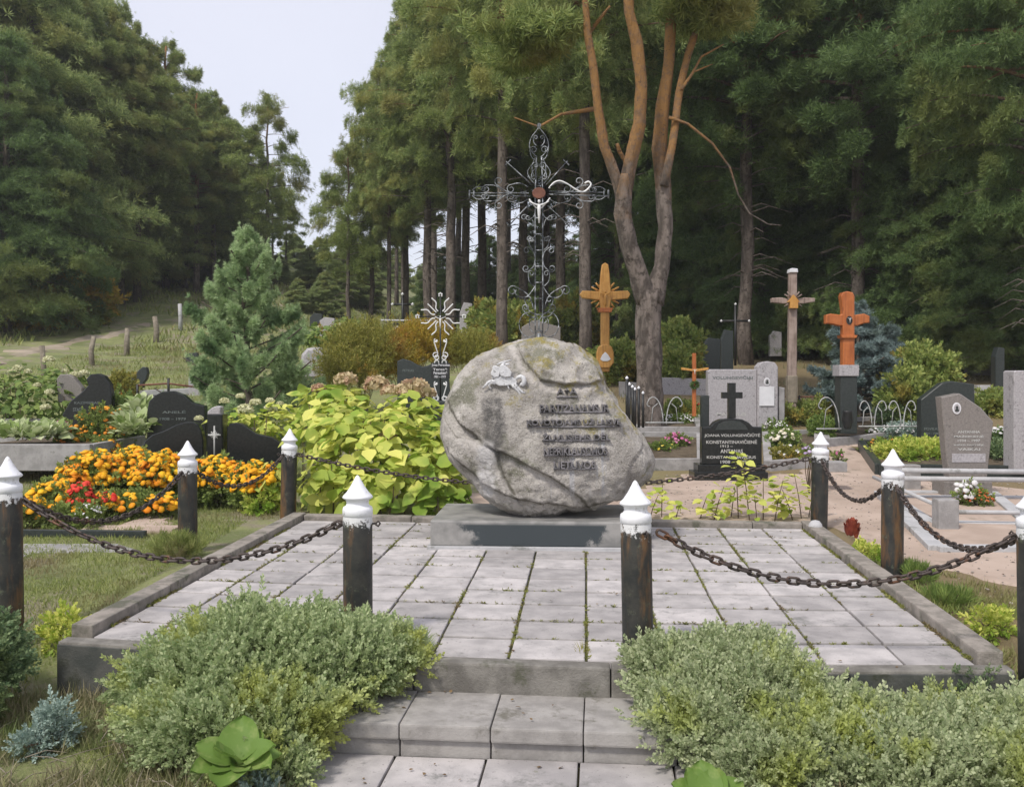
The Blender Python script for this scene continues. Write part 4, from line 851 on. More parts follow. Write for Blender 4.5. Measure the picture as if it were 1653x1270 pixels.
# left iron rail, low walls
t = T('iron_rail', gnd(222, 650), 'rusty low iron rail with thin posts beyond the black gravestones', 'fence')
d = 18.0
for pts, r in ((((222, 650), (222, 620)), .025), (((272, 648), (272, 610)), .025), (((222, 622), (272, 619), (325, 626)), .018), (((222, 640), (272, 637)), .012)): b = MB(); b.tube([(X(x, d), d, Z(y, d)) for x, y in pts], r, 6); b.build('post' if len(pts) == 2 and pts[0][0] == pts[1][0] else 'rail', m_rust if r > .015 and len(pts) == 3 else m_iron, t)
gbox('grave_kerb', gnd(180, 644), gnd(330, 636), .3, .14, m_conc2, 'pale low grave kerb beneath the rusty rail')
gbox('grave_kerb', onG(1060, 20.5), onG(1145, 20.5), .3, .34, m_granite_gy, 'pale low kerb wall just right of the forked pine')
gbox('grave_kerb', onG(1000, 20), onG(1040, 20), .3, .3, m_conc, 'grey low kerb wall just left of the forked pine')
gbox('grave_kerb', gnd(1575, 645), gnd(1640, 645), .3, .3, m_conc2, 'pale low kerb wall behind the dark pointed gravestone')
gbox('grave_kerb', onG(600, 31), onG(700, 31), .2, .2, m_conc, 'distant pale kerb at the wood edge left of the silver cross')
gbox('grave_kerb', onG(1560, 24), onG(1700, 24), .3, .25, m_conc, 'distant kerb under the trees at the far right')
# scroll fences
m_pale_iron = M("pale_painted_iron", (.26, .27, .27), (.46, .46, .45), 14, .6, .2)
def scroll_fence(px0, px1, py0, py1, d, n, label, m=m_pale_iron):
    t = T('scroll_fence', (X((px0+px1)/2, d), d, Z(py1, d)), label, 'fence'); w = (px1-px0)/n; h = py1-py0
    for i in range(n):
        s = 1 if i % 2 else -1; cx = px0+w*(i+.5); pts = [(cx-s*w*.42, py1)]
        for k in range(9): a = k/8*math.pi*.62; pts.append((cx-s*w*.42+s*w*.85*(1-math.cos(a))*.62, py1-h*math.sin(a)*.98))
        for k in range(10): a = k/9*5; pts.append((pts[-1][0]*.0+cx+s*w*.30-s*w*.16*math.cos(a)*(1-k*.05), py0+h*.28-h*.14*math.sin(a)*(1-k*.05))) if k > 3 else None
        b = MB(); b.tube([(X(x, d), d, Z(y, d)) for x, y in pts], .009, 6); b.build('scroll', m, t)
        b = MB(); b.tube([(X(cx+s*w*.2, d), d+.02, Z(py1, d)), (X(cx+s*w*.1, d), d+.02, Z(py0+h*.4, d)), (X(cx-s*w*.15, d), d+.02, Z(py0+h*.25, d))], .007, 6); b.build('scroll', m, t)
    b = MB(); b.tube([(X(px0, d), d, Z(py1-2, d)), (X(px1, d), d, Z(py1-2, d))], .012, 6); b.build('rail', m, t)
scroll_fence(1042, 1104, 640, 684, 14.8, 2, 'pale curled ironwork fence at the foot of the forked pine')
scroll_fence(1318, 1358, 640, 694, 15.2, 1, 'pale curled ironwork left of the orange cross plinth')
scroll_fence(1386, 1480, 646, 690, 15.0, 4, 'pale curled ironwork fence right of the orange cross plinth')
t = T('picket_fence', (X(1022, 14.5), 14.5, zg(X(1022, 14.5), 14.5)), 'short run of dark pickets with white tips right of the boulder', 'fence')
for i, (x, y0, y1, d) in enumerate(((1012, 612, 690, 13.2), (1016, 622, 690, 13.5), (1021, 626, 690, 13.8), (1025, 630, 690, 14.1), (1031, 628, 690, 14.4), (1038, 636, 690, 14.8))):
    b = MB(); b.tube([(X(x, d), d, Z(y1, d)), (X(x, d), d, Z(y0, d))], .02, 6); p_ = b.build('picket', m_iron, t)
    b = MB(); b.lathe([(0, .03), (.026, 0), (0, -.03)], (X(x, d), d, Z(y0-2, d)), 8); b.build('tip', m_white, p_)
d = 17.5; t = T('wire_fence', (X(1300, d), d, zg(X(1300, d), d)), 'thin rusty wire rail fence in front of the weathered cross', 'fence')
for a_ in (((1262, 640), (1360, 641)), ((1262, 660), (1360, 661))): b = MB(); b.tube([(X(x, d), d, Z(y, d)) for x, y in a_], .014, 5); b.build('rail', m_rust, t)
for x in (1262, 1290, 1325, 1360): b = MB(); b.tube([(X(x, d), d, Z(680, d)), (X(x, d), d, Z(638, d))], .018, 5); b.build('post', m_iron, t)
t = T('ring_fence', onG(670, 29), 'distant low fence with a row of white rings at the wood edge', 'fence')
d = 29
for i in range(7): x = 642+i*11; b = MB(); b.tube([(X(x+3.2*math.cos(a), d), d, Z(530+3.2*math.sin(a), d)) for a in np.linspace(0, 6.28, 10)], .016, 5); b.build('ring', m_plaque, t)
b = MB(); b.tube([(X(636, d), d, Z(523, d)), (X(715, d), d, Z(523, d))], .03, 6); b.build('rail', m_iron, t)
b = MB(); b.tube([(X(615, d), d, Z(517, d)), (X(715, d), d, Z(518, d))], .03, 6); b.build('rail', m_hydg if 0 else m_conc2, t)
for x in (636, 672, 714): b = MB(); b.tube([(X(x, d), d, Z(545, d)), (X(x, d), d, Z(520, d))], .03, 6); b.build('post', m_iron, t)
# wooden fence posts on the left slope
fps = [(72, 558, 608), (150, 543, 590), (204, 530, 575), (252, 511, 553), (291, 491, 534), (325, 496, 524)]
for i, (x, y0, y1) in enumerate(fps):
    P = gnd(x, y1); d = P.y; b = MB(); hh = (y1-y0)/F*d
    b.tube([(P.x, P.y, P.z-.2), (P.x+random.uniform(-.05, .05), P.y, P.z+hh*.5), (P.x+random.uniform(-.07, .07), P.y, P.z+hh)], [.115*d/38, .105*d/38, .09*d/38] if i != 4 else [.08, .08, .07], 8, jit=.3)
    tag(b.build('fence_post', m_wood_f if i != 4 else m_conc2), ['nearest grey fence post at far left, top just above the hydrangea', 'thin fence post below the middle of the dirt road', 'grey fence post in front of the dirt road, second from the leaning dark one', 'stout dark brown fence post where the dirt road meets the wood', 'thin whitish fence post beside the fir tip at left', 'short brown fence post almost hidden behind the fir'][i], 'fence post', 'old fence posts below the dirt road')
d = 34; b = MB(); b.box(X(-30, d), X(22, d), d, d+.5, Z(562, d), Z(546, d), .03); tag(b.build('wooden_crate', m_rust), 'reddish brown low box at the far left edge above the road', 'box')
# round stone and rest on the paving corner
b = MB(); b.lathe([(0, .12), (.035, .112), (.058, .085), (.066, .055), (.058, .02), (.04, .0)], (2.86, 9.05, .0), 16); tag(b.build('round_stone', m_conc2), 'small pale round stone by the rear right bollard', 'stone')
# ------------------------------------------------------------ trees
TFT = tuft_t(9, 1.3, .12, 3); TFN = tuft_t(9, 1.35, .10, 4)
def conifer(name, Hh, base, Rr, nb, per, seed, leafm, barkm, prof='pine', droop=.15, tl=.36, trunk=(.22, .05), flat=.10, spread=.16, lean=0.0, tmpl=None, dead=0, firup=.25):
    r = random.Random(seed); t = T(name, (0, 0, 0), '', 'tree')
    b = MB(); n = 14; ax = [(lean*(i/n)**2*Hh*.1+.12*noise.noise(Vector((i*.5, seed, 0))), .12*noise.noise(Vector((i*.5, seed, 9))), Hh*i/n-(.4 if i == 0 else 0)) for i in range(n+1)]
    b.tube(ax, [trunk[0]*(1-(i/n))**.8+trunk[1]*(i/n) if i else trunk[0]*1.25 for i in range(n+1)], 9, jit=.15)
    def axis_at(h): k = min(n-1, int(h/Hh*n)); f_ = h/Hh*n-k; return Vector(ax[k]).lerp(Vector(ax[k+1]), f_)
    P = []; D = []
    for i in range(nb):
        u = (i+.5*r.random())/nb; h = Hh*(base+(1-base)*u*.99)
        if prof == 'pine': L = Rr*(math.sin(math.pi*(.14+.82*u)))**.7*r.uniform(.55, 1.12)
        elif prof == 'fir': L = Rr*(1-u)**.78*r.uniform(.55, 1.2)+.08
        elif prof == 'edge': L = Rr*(1-u**1.7)**.8*r.uniform(.6, 1.1)+.25
        az = i*2.39996+r.uniform(-.4, .4); o = axis_at(h); dr = Vector((math.cos(az), math.sin(az), 0)); up = (.30 if prof != 'fir' else firup)+(.25 if u > .8 else 0)
        pts = []
        for k in range(6):
            s = k/5; pts.append(o+dr*L*s+Vector((0, 0, L*(up*s-droop*s*s*2+(.25*s**3 if prof == 'fir' else 0)))))
        b.tube(pts, [max(.012, .018*L*(1-s/5.6)) for s in range(6)], 4, cap=False)
        m = max(4, int((4.2 if prof != 'fir' else 1.35)*per*L/Rr)); ncl = max(2, int(L*1.6))
        cl = [(r.uniform(.3, 1.0), r.gauss(0, spread*L*.8), r.gauss(0, flat*1.2)) for _ in range(ncl)]
        side = dr.cross(Vector((0, 0, 1)))
        for k in range(m):
            c_ = cl[r.randrange(ncl)]; s = min(1.05, max(.15, c_[0]+r.gauss(0, .13))); w = c_[1]+r.gauss(0, spread*(.85 if prof != 'fir' else .5)*max(.6, L*.4))
            kk = min(4, int(min(.999, s)*5)); q = pts[kk].lerp(pts[kk+1], min(1, s)*5-kk)+side*w+Vector((0, 0, c_[2]+r.gauss(0, flat*(1.5 if prof != 'fir' else 1)*(1 if r.random() < .8 else 2))))
            P.append(q[:]); D.append((dr*(.8+.3*r.random())+side*(w*.7+r.gauss(0, .5))+Vector((0, 0, .35+r.gauss(0, .35))))[:])
    for k in range(dead):
        h = Hh*base*r.uniform(.45, 1); az = r.uniform(0, 6.28); o = axis_at(h); L = r.uniform(.5, 1.6); b.tube([o, o+Vector((math.cos(az)*L*.5, math.sin(az)*L*.5, .1*L)), o+Vector((math.cos(az)*L, math.sin(az)*L, -.1*L))], [.03, .02, .008], 4, cap=False)
    b.build('trunk', barkm, t)
    P = np.array(P); sc = tl*rng.uniform(.7, 1.3, len(P)); V, FB = scatter(*(tmpl or TFT), P, np.array(D), sc); npmesh('crown', V, FB, leafm, t)
    return t
PROTO = {}
def proto(k, *a, **kw): t = conifer(*a, **kw); PROTO[k] = [t, False, a[1] if False else a[1]]; return t
proto('A', 'pine_tree', 17, .42, 3.3, 62, 110, 11, g_pine, m_barkf, dead=14, tl=.205)
proto('B', 'pine_tree', 19, .36, 3.9, 70, 120, 12, g_pine2, m_barkf, dead=26, tl=.205)
proto('C', 'pine_tree', 18, .30, 4.2, 80, 125, 13, g_dark, m_barkf, dead=28, tl=.205)
proto('E', 'edge_tree', 16, .10, 4.4, 110, 115, 14, g_pine2, m_bark2, 'edge', tl=.23, spread=.2)
proto('G', 'edge_tree', 15, .04, 4.6, 110, 115, 15, g_dark, m_bark2, 'edge', tl=.23, spread=.2, droop=.2)
proto('S', 'young_pine', 11, .30, 2.6, 34, 60, 16, g_pine, m_barkf, dead=8, tl=.20, trunk=(.13, .02), spread=.2)
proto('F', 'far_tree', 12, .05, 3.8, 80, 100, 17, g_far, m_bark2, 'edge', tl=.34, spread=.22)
NL = {('B', 628): 'leftmost tall pine of the right wood, beside the open-crowned young pine', ('A', 655): 'pine with bare trunk just left of the silver ray cross', ('B', 690): 'pine with bare trunk directly behind the silver ray cross', ('A', 728): 'first slim pine trunk to the right of the silver ray cross',
 ('B', 752): 'second slim pine trunk to the right of the silver ray cross', ('B', 845): 'pine trunk just left of the iron cross upright', ('B', 905): 'pine trunk just right of the iron cross upright', ('C', 1130): 'dark pine behind the far dark gravestones and thin iron cross', ('B', 1240): 'pine trunk just left of the weathered grey cross',
 ('C', 1320): 'pine standing between the weathered cross and the orange cross', ('C', 1405): 'pine directly behind the blue spruce top', ('B', 1500): 'pine behind the yellow-green leafy bush at right', ('E', 385): 'evergreen whose top shows just above and left of the young fir', ('G', 10): 'evergreen at the left edge behind the yellowing slope bush',
 ('A', 222): 'bare reddish pine trunk rising behind the end of the dirt road', ('E', -90): 'evergreen mass filling the upper left corner', ('E', 300): 'evergreen above the whitish thin fence post', ('G', 1650): 'lowest dark evergreen at the right edge above the blue-grey stone', ('G', 1480): 'dark evergreen right behind the yellow-green leafy bush', ('G', 1370): 'dark evergreen right behind the orange cross', ('G', 1230): 'dark evergreen behind the weathered grey cross'}
def put(k, px, top, d, label, group, wide=1.0, base=None):
    if (k, px) in NL and group: label = NL.pop((k, px))
    """tree at photo column px, distance d, whose tip reaches photo row top"""
    pr = PROTO[k]; x = X(px, d); z = zg(x, d); h = Z(top, d)-z; s = h/{'A': 17, 'B': 19, 'C': 18, 'E': 16, 'G': 15, 'S': 11, 'F': 12}[k]
    sc = (wide*s**.5, wide*s**.5, s) if k != 'F' else (1.5*s, 1.5*s, s)
    if pr[1]: r_ = dup(pr[0], (x, d, z), random.uniform(0, 6.28), sc, label, group)
    else: r_ = pr[0]; r_.location = (x, d, z); r_.scale = sc; r_.rotation_euler = (0, 0, random.uniform(0, 6.28)); r_['label'] = label; r_['group'] = group; pr[1] = True
    return r_
GL = ('dense green tree in the wood on the left slope, foliage nearly to the ground', 'trees of the wood on the left slope')
for k, px, top, d, w in (('E', -90, -250, 38, 1.1), ('G', -20, -160, 44, 1), ('E', 50, -120, 40, 1.1), ('E', 105, -30, 46, 1), ('G', 150, 25, 50, 1), ('E', 190, 60, 46, .9), ('G', 235, 105, 52, .9), ('E', 300, 165, 50, .9), ('G', 345, 180, 54, .85), ('E', 380, 215, 56, .6), ('G', 60, 0, 58, 1.1), ('G', 10, 60, 35, 1), ('E', 130, 120, 42, .9), ('E', 405, 300, 60, .45), ('G', 270, 190, 58, 1), ('G', 180, 90, 60, 1), ('G', 110, 60, 64, 1.1), ('E', -140, -200, 50, 1.2)):
    put(k, px, top, d, *GL, wide=w)
GT = ('tall pine with bare reddish trunk in the left wood', 'pines with bare trunks in the left wood')
for k, px, top, d in (('A', 195, 38, 43), ('A', 222, 90, 44), ('B', 318, 150, 48), ('A', 268, 75, 50), ('B', 122, -40, 42), ('A', 345, 170, 50), ('B', 160, 0, 47), ('A', 70, -80, 45), ('A', 372, 210, 52), ('A', 300, 160, 54)): put(k, px, top, d, *GT)
put('S', 432, 160, 48, 'slender sparse pine standing against the white sky at the end of the left wood', None)
for px, top, d in ((462, 325, 62), (440, 262, 60)): put('S', px, top, d, 'small open pine at the low end of the left wood against the sky', 'small pines at the end of the left wood', .8)
GF = ('pale green hazy tree in the distance between the two woods', 'distant trees in the gap')
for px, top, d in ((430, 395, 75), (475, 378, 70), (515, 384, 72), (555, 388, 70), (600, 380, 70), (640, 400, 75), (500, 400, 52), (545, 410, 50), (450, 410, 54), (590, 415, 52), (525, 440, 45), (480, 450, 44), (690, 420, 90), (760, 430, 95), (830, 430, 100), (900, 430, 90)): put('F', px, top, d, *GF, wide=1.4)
put('S', 562, 232, 40, 'thin open pine with layered branches standing in front of the right wood', None, .85)
put('S', 600, 175, 42, 'open-crowned young pine behind the thin layered one', None, .95)
GR = ('pine with a bare grey trunk in the wood behind the right graves', 'pines of the wood behind the graves')
for k, px, top, d, w in (('B', 628, 110, 40, .6), ('A', 655, 60, 42, .75), ('B', 690, 0, 38, 1), ('A', 728, -80, 36, 1), ('B', 752, -60, 40, 1), ('A', 778, -120, 44, 1), ('B', 845, -150, 40, 1), ('A', 700, 40, 55, 1), ('C', 880, -120, 46, 1), ('B', 905, -200, 38, 1), ('C', 1000, -200, 42, 1), ('C', 1130, -250, 36, 1), ('C', 1160, -200, 42, 1), ('B', 1240, -250, 38, 1), ('C', 1320, -200, 44, 1), ('C', 1405, -250, 36, 1), ('B', 1500, -250, 42, 1), ('C', 1570, -250, 36, 1), ('C', 1640, -300, 40, 1), ('C', 1700, -300, 36, 1.1), ('B', 1060, -250, 48, 1), ('C', 1280, -200, 56, 1), ('C', 1450, -200, 56, 1), ('C', 1600, -200, 56, 1.1), ('A', 640, 150, 60, .7), ('B', 820, -60, 58, 1), ('C', 950, -60, 60, 1.1), ('C', 1110, -60, 60, 1.1), ('B', 650, 200, 62, .7), ('A', 740, 60, 66, 1)):
    put(k, px, top, d, *GR, wide=w)
put('B', 811, -420, 27, 'stout grey-brown pine trunk left of the iron cross, crown overhead', None, .8)
put('B', 944, -480, 25, 'tall straight grey pine trunk between the iron cross and the forked pine', None, .8)
put('C', 1205, -300, 27, 'dark straight pine trunk between the forked pine and the weathered cross', None, 1)
put('C', 1385, -350, 26, 'dark pine right behind the orange cross', None, 1)
put('C', 1668, -350, 19, 'dark pine trunk at the right edge', None, .7)
GD = ('dark low-branched evergreen behind the right graves', 'dark evergreens behind the graves')
for k, px, top, d, w in (('G', 1130, 130, 34, .9), ('G', 1195, 60, 38, .9), ('G', 1270, 120, 33, 1), ('G', 1345, 0, 36, 1), ('G', 1440, 60, 31, 1), ('G', 1520, -80, 34, 1.1), ('G', 1600, -50, 30, 1.1), ('G', 1680, -120, 33, 1.2), ('G', 1050, 150, 52, 1), ('G', 1480, 150, 26, .8), ('G', 1580, 130, 25, .8), ('G', 1370, 230, 29, .8), ('G', 1230, 250, 30, .7), ('E', 1090, 300, 38, .8), ('G', 715, 400, 60, .9), ('G', 790, 380, 64, .9), ('G', 850, 400, 58, .8), ('G', 990, 300, 58, 1), ('E', 880, 330, 62, 1), ('G', 1650, 200, 23, .8)): put(k, px, top, d, *GD, wide=w)
# the forked pine
d0 = 16.5; t = T('forked_pine', onG(1048, d0), 'old pine right of the boulder whose trunk forks into bare orange limbs', 'tree')
b = MB()
def limb(pts, ds=None):
    P = []; Rr = []
    for i, (x, y, w) in enumerate(pts): d = d0+(ds or 0)*i/len(pts); P.append((X(x, d), d, Z(y, d))); Rr.append(w*.9/2/F*d)
    P2 = []; R2 = []
    for i in range(len(P)-1):
        for k in range(3):
            s = k/3; P2.append(tuple(Vector(P[i]).lerp(Vector(P[i+1]), s)+Vector((.02*noise.noise(Vector((i, k, 3))), 0, 0)))); R2.append(Rr[i]+(Rr[i+1]-Rr[i])*s)
    P2.append(P[-1]); R2.append(Rr[-1]); b.tube(P2, R2, 16, jit=.22)
limb([(1049, 705, 56), (1049, 670, 48), (1048, 620, 46), (1047, 560, 44), (1046, 510, 45), (1050, 470, 44)])
limb([(1044, 490, 36), (1030, 440, 34), (1014, 395, 31), (1006, 345, 30), (1007, 312, 27), (1008, 280, 12)], -.5)
limb([(1008, 350, 22), (1003, 315, 23), (992, 280, 19), (975, 235, 17), (966, 180, 16), (958, 110, 15), (948, 50, 13), (944, -20, 12), (925, -120, 9)], -1)
limb([(1006, 350, 24), (1009, 310, 26), (1018, 260, 24), (1032, 200, 23), (1036, 140, 22), (1028, 70, 21), (1016, 20, 19), (1010, -60, 16), (1030, -180, 9)], -1)
limb([(1054, 490, 38), (1068, 430, 29), (1074, 370, 27), (1070, 300, 27), (1064, 240, 26), (1070, 170, 23), (1080, 100, 20), (1083, 30, 18), (1080, -60, 15), (1100, -180, 9)], .6)
limb([(1072, 300, 16), (1086, 230, 14), (1096, 150, 14), (1110, 90, 13), (1130, 30, 12), (1150, -40, 9), (1190, -140, 5)], .6)
limb([(1100, 145, 6), (1118, 118, 5), (1132, 92, 4), (1168, 72, 2)], .3); limb([(1122, 116, 3), (1135, 110, 3), (1150, 104, 1.5)])
limb([(1080, 190, 6), (1110, 200, 5), (1150, 232, 4), (1178, 270, 4), (1192, 315, 3), (1210, 345, 3), (1240, 362, 2.4), (1262, 364, 1.5)], .4)
limb([(965, 175, 9), (935, 180, 7), (905, 185, 5), (870, 205, 4), (830, 190, 2)], -.5); limb([(950, 55, 8), (965, 35, 6), (985, 10, 4)], -.5)
limb([(1012, 265, 8), (1000, 245, 8), (996, 232, 6)], -.2)
b.build('trunk', m_bark, t)
# its crown starts above the limbs
cps = []
for (px, py, rx, rz, n_) in ((950, -170, 1.9, .7, 800), (1035, -210, 2.0, .9, 900), (1110, -190, 2.0, .8, 900), (1200, -120, 1.5, .5, 600), (900, -80, 1.3, .5, 500), (1140, 15, 1.2, .3, 450), (850, 60, 1.1, .35, 500)):
    p = at(px, py, d0); n_ = n_*4; g_ = rng.normal(size=(n_, 3)); kc = rng.normal(size=(14, 3)); g_ = kc[rng.integers(0, 14, n_)]*.8+g_*.33; c_ = np.array(p)+g_*np.array([rx, 1.4, rz])*.5; cps.append(c_)
P = np.concatenate(cps); V, FB = scatter(*TFT, P, rng.normal(size=P.shape)+np.array([0, 0, .5]), .17*rng.uniform(.7, 1.3, len(P))); npmesh('crown', V, FB, g_pine, t)
# ------------------------------------------------------------ young fir and blue spruce
def conif2(k, name, px, top, base, d, width, nb, per, seed, m, label, droop, tl, w=.10, flat=.05, tmpl=None, firup=.2, spread=.2):
    x = X(px, d); z = zg(x, d); Hh = Z(top, d)-z; t = conifer(name, Hh, .02, width/2/F*d, nb, per, seed, m, m_bark2, 'fir', droop=droop, tl=tl, trunk=(.07, .01), flat=flat, spread=spread, tmpl=tmpl, firup=firup)
    t.location = (x, d, z); t['label'] = label; return t
SPR = tuft_t(12, 1.0, .13, 8)
conif2('f', 'young_fir', 398, 378, 690, 15.6, 248, 66, 620, 31, g_fir, 'young pale green fir with upswept branches left of the boulder',   .10, .070, tmpl=SPR, firup=.42, spread=.12, flat=.04)
conif2('b', 'blue_spruce', 1385, 492, 690, 17.6, 160, 48, 420, 33, g_blue, 'blue spruce with flat silvery branches behind the orange cross', .08, .085, flat=.018, tmpl=SPR, firup=.10)
conif2('b', 'blue_spruce', 1430, 530, 690, 19.2, 150, 44, 380, 34, g_blue, 'second lower blue spruce to the right of the orange cross', .08, .085, flat=.018, tmpl=SPR, firup=.10)
# ------------------------------------------------------------ shrubs and leaf masses
def blob_pts(lobes, dens, shell=.35, zmin=-.4):
    Ps = []; Ns = []
    for (c, r) in lobes:
        c = np.array(c); r = np.array(r); area = (r[0]*r[1]+r[0]*r[2]+r[1]*r[2])*4; n = int(area*dens)
        D = rdir(n, zmin); rad = 1-np.abs(rng.normal(0, shell, n)); rad = np.clip(rad, .1, 1); rad = np.where(rng.random(n) < .05, rng.uniform(1.02, 1.16, n), rad)
        bump = np.array([noise.noise(Vector((d_*3.2+c).tolist()))*.32+noise.noise(Vector((d_*8+c).tolist()))*.20 for d_ in D]); P = c+D*r*(rad+bump)[:, None]
        keep = np.ones(n, bool)
        for (c2, r2) in lobes:
            if c2 is not None and not np.allclose(c2, c): keep &= (((P-np.array(c2))/np.array(r2))**2).sum(1) > .45
        Ps.append(P[keep]); Ns.append((D/r)[keep])
    return np.concatenate(Ps), unit(np.concatenate(Ns))
def skirt(lobes, maxgap=.45):
    """let the lowest leaves of a plant reach the ground"""
    o = []
    for c, r in lobes:
        g_ = zg(c[0], c[1])-.02; top = c[2]+r[2]; bot = c[2]-r[2]
        if g_ < bot < g_+maxgap: c = (c[0], c[1], (top+g_)/2); r = (r[0], r[1], (top-g_)/2)
        o.append((c, r))
    return o
def bush(name, lobes, dens, size, m, label, cat='shrub', tmpl=None, upb=.5, jit=.6, group=None, shell=.3, zmin=-.4, stems=8, gz=None):
    if gz is None: lobes = skirt(lobes); zmin = -.85
    P, N = blob_pts(lobes, dens, shell, zmin)
    if gz is not None: k = P[:, 2] > gz; P = P[k]; N = N[k]
    c = lobes[0][0]; bx = c[0]; by = c[1]; bz = zg(bx, by)
    t = T(name, (bx, by, bz), label, cat, group)
    A = N+rng.normal(0, jit, P.shape)+np.array([0, 0, upb]); V, FB = scatter(*(tmpl or SPG), P, A, size*rng.uniform(.65, 1.3, len(P)), up=None); npmesh('foliage', V, FB, m, t)
    b = MB()
    for i in range(stems):
        for (c_, r_) in lobes: a = random.uniform(0, 6.28); q = Vector(c_)+Vector((math.cos(a)*r_[0]*.7, math.sin(a)*r_[1]*.7, r_[2]*random.uniform(0, .8))); o = Vector((bx+(c_[0]-bx)*.6, by+(c_[1]-by)*.6, min(bz, c_[2]-r_[2]*.5))); b.tube([o, o.lerp(q, .5)+Vector((random.uniform(-.05, .05), 0, .04)), q], [.008, .006, .003], 4, cap=False)
    b.build('stems', m_twig, t); return t
SPG = sprig_t(14, .25, .065, 2); SPG2 = sprig_t(9, .5, .12, 5)
WEED = tuft_t(8, .5, .07, 21)
bush('low_shrub', [((-1.30, 4.85, -.05), (.52, .40, .31)), ((-.92, 4.88, -.02), (.32, .30, .24)), ((-1.28, 4.42, -.14), (.42, .26, .20)), ((-1.64, 4.88, -.12), (.30, .3, .20)), ((-.72, 5.08, .03), (.20, .14, .11)), ((-1.12, 4.22, -.24), (.22, .16, .11)), ((-.62, 5.0, -.02), (.15, .16, .12)), ((-1.02, 4.52, -.14), (.18, .2, .16))], 2500, .098, g_rue, 'large mound of small grey-green leaves left of the steps', stems=16, shell=.24, gz=-.31)
bush('low_shrub', [((1.08, 4.74, -.12), (.42, .36, .23)), ((.90, 4.50, -.17), (.26, .26, .18)), ((1.32, 4.35, -.22), (.36, .26, .15)), ((1.48, 4.55, -.22), (.30, .28, .17)), ((.78, 4.92, -.02), (.16, .16, .12)), ((1.12, 4.2, -.23), (.24, .16, .11)), ((1.15, 4.95, .02), (.28, .14, .10))], 2500, .096, g_rue2, 'mound of small silvery green leaves right of the steps', stems=14, shell=.24, gz=-.31)
bush('low_shrub', [((2.0, 4.42, -.26), (.44, .36, .19)), ((2.5, 4.40, -.24), (.40, .36, .21)), ((1.75, 4.28, -.26), (.3, .3, .15)), ((2.3, 4.12, -.25), (.46, .22, .16)), ((2.95, 4.4, -.16), (.3, .3, .24))], 2400, .098, g_rue2, 'greener low mound of small leaves in the lower right corner', stems=14, shell=.24, gz=-.31)
bush('low_shrub', [((-2.92, 5.0, -.04), (.30, .34, .25)), ((-2.86, 4.7, -.14), (.26, .26, .17)), ((-3.15, 5.1, 0), (.3, .3, .26))], 2500, .098, g_rue3, 'darker green small-leaved bush at the lower left edge', stems=10, shell=.25, gz=-.31)
bush('sprig_plant', [((-2.20, 4.62, -.18), (.06, .05, .09)), ((-2.26, 4.5, -.25), (.06, .04, .05))], 2600, .08, g_sage, 'small silvery blue sprig beside the dark bush at lower left', 'plant', stems=3)
bush('sprig_plant', [((-1.06, 4.05, -.27), (.06, .04, .05)), ((-1.04, 3.98, -.28), (.05, .04, .04))], 2600, .08, g_sage, 'small silvery sprig by the bottom left of the steps', 'plant', stems=3)
bush('dark_sprig', [((2.28, 4.80, -.05), (.16, .05, .05))], 1500, .07, g_rue3, 'dark green sprig against the right end of the platform wall', 'plant', stems=3)
# big-leaf rosettes
def rosette(px, py, d, leaves, label):
    p = at(px, py, d); p.z = zg(p.x, p.y) if p.z < -.2 else p.z; t = T('broadleaf_plant', p, label, 'plant')
    for (az, el, L) in leaves:
        a, e = R(az), R(el); ax = np.array([[math.cos(a)*math.cos(e), math.sin(a)*math.cos(e), math.sin(e)]]); V, FB = scatter(*ROUND, np.array([p[:]])+ax*.02, ax, L, up=np.array([[0, -.3, 1.0]])+ax*-.6); npmesh('leaf', V, FB, g_berg, t, True)
rosette(385, 1236, 3.98, [(-120, 52, .15), (-95, 8, .19), (-38, 20, .18), (178, 32, .18), (-150, 14, .17), (-8, 38, .16), (25, 14, .16), (100, 58, .19), (60, 48, .15), (140, 40, .15)], 'rosette of big green leaves at the foot of the left mound')
rosette(1143, 1268, 3.96, [(168, 38, .15), (95, 58, .17), (20, 34, .17), (-160, 12, .15), (-30, 10, .17), (-90, 14, .15), (55, 55, .15), (130, 55, .15)], 'rosette of big green leaves under the right mound')
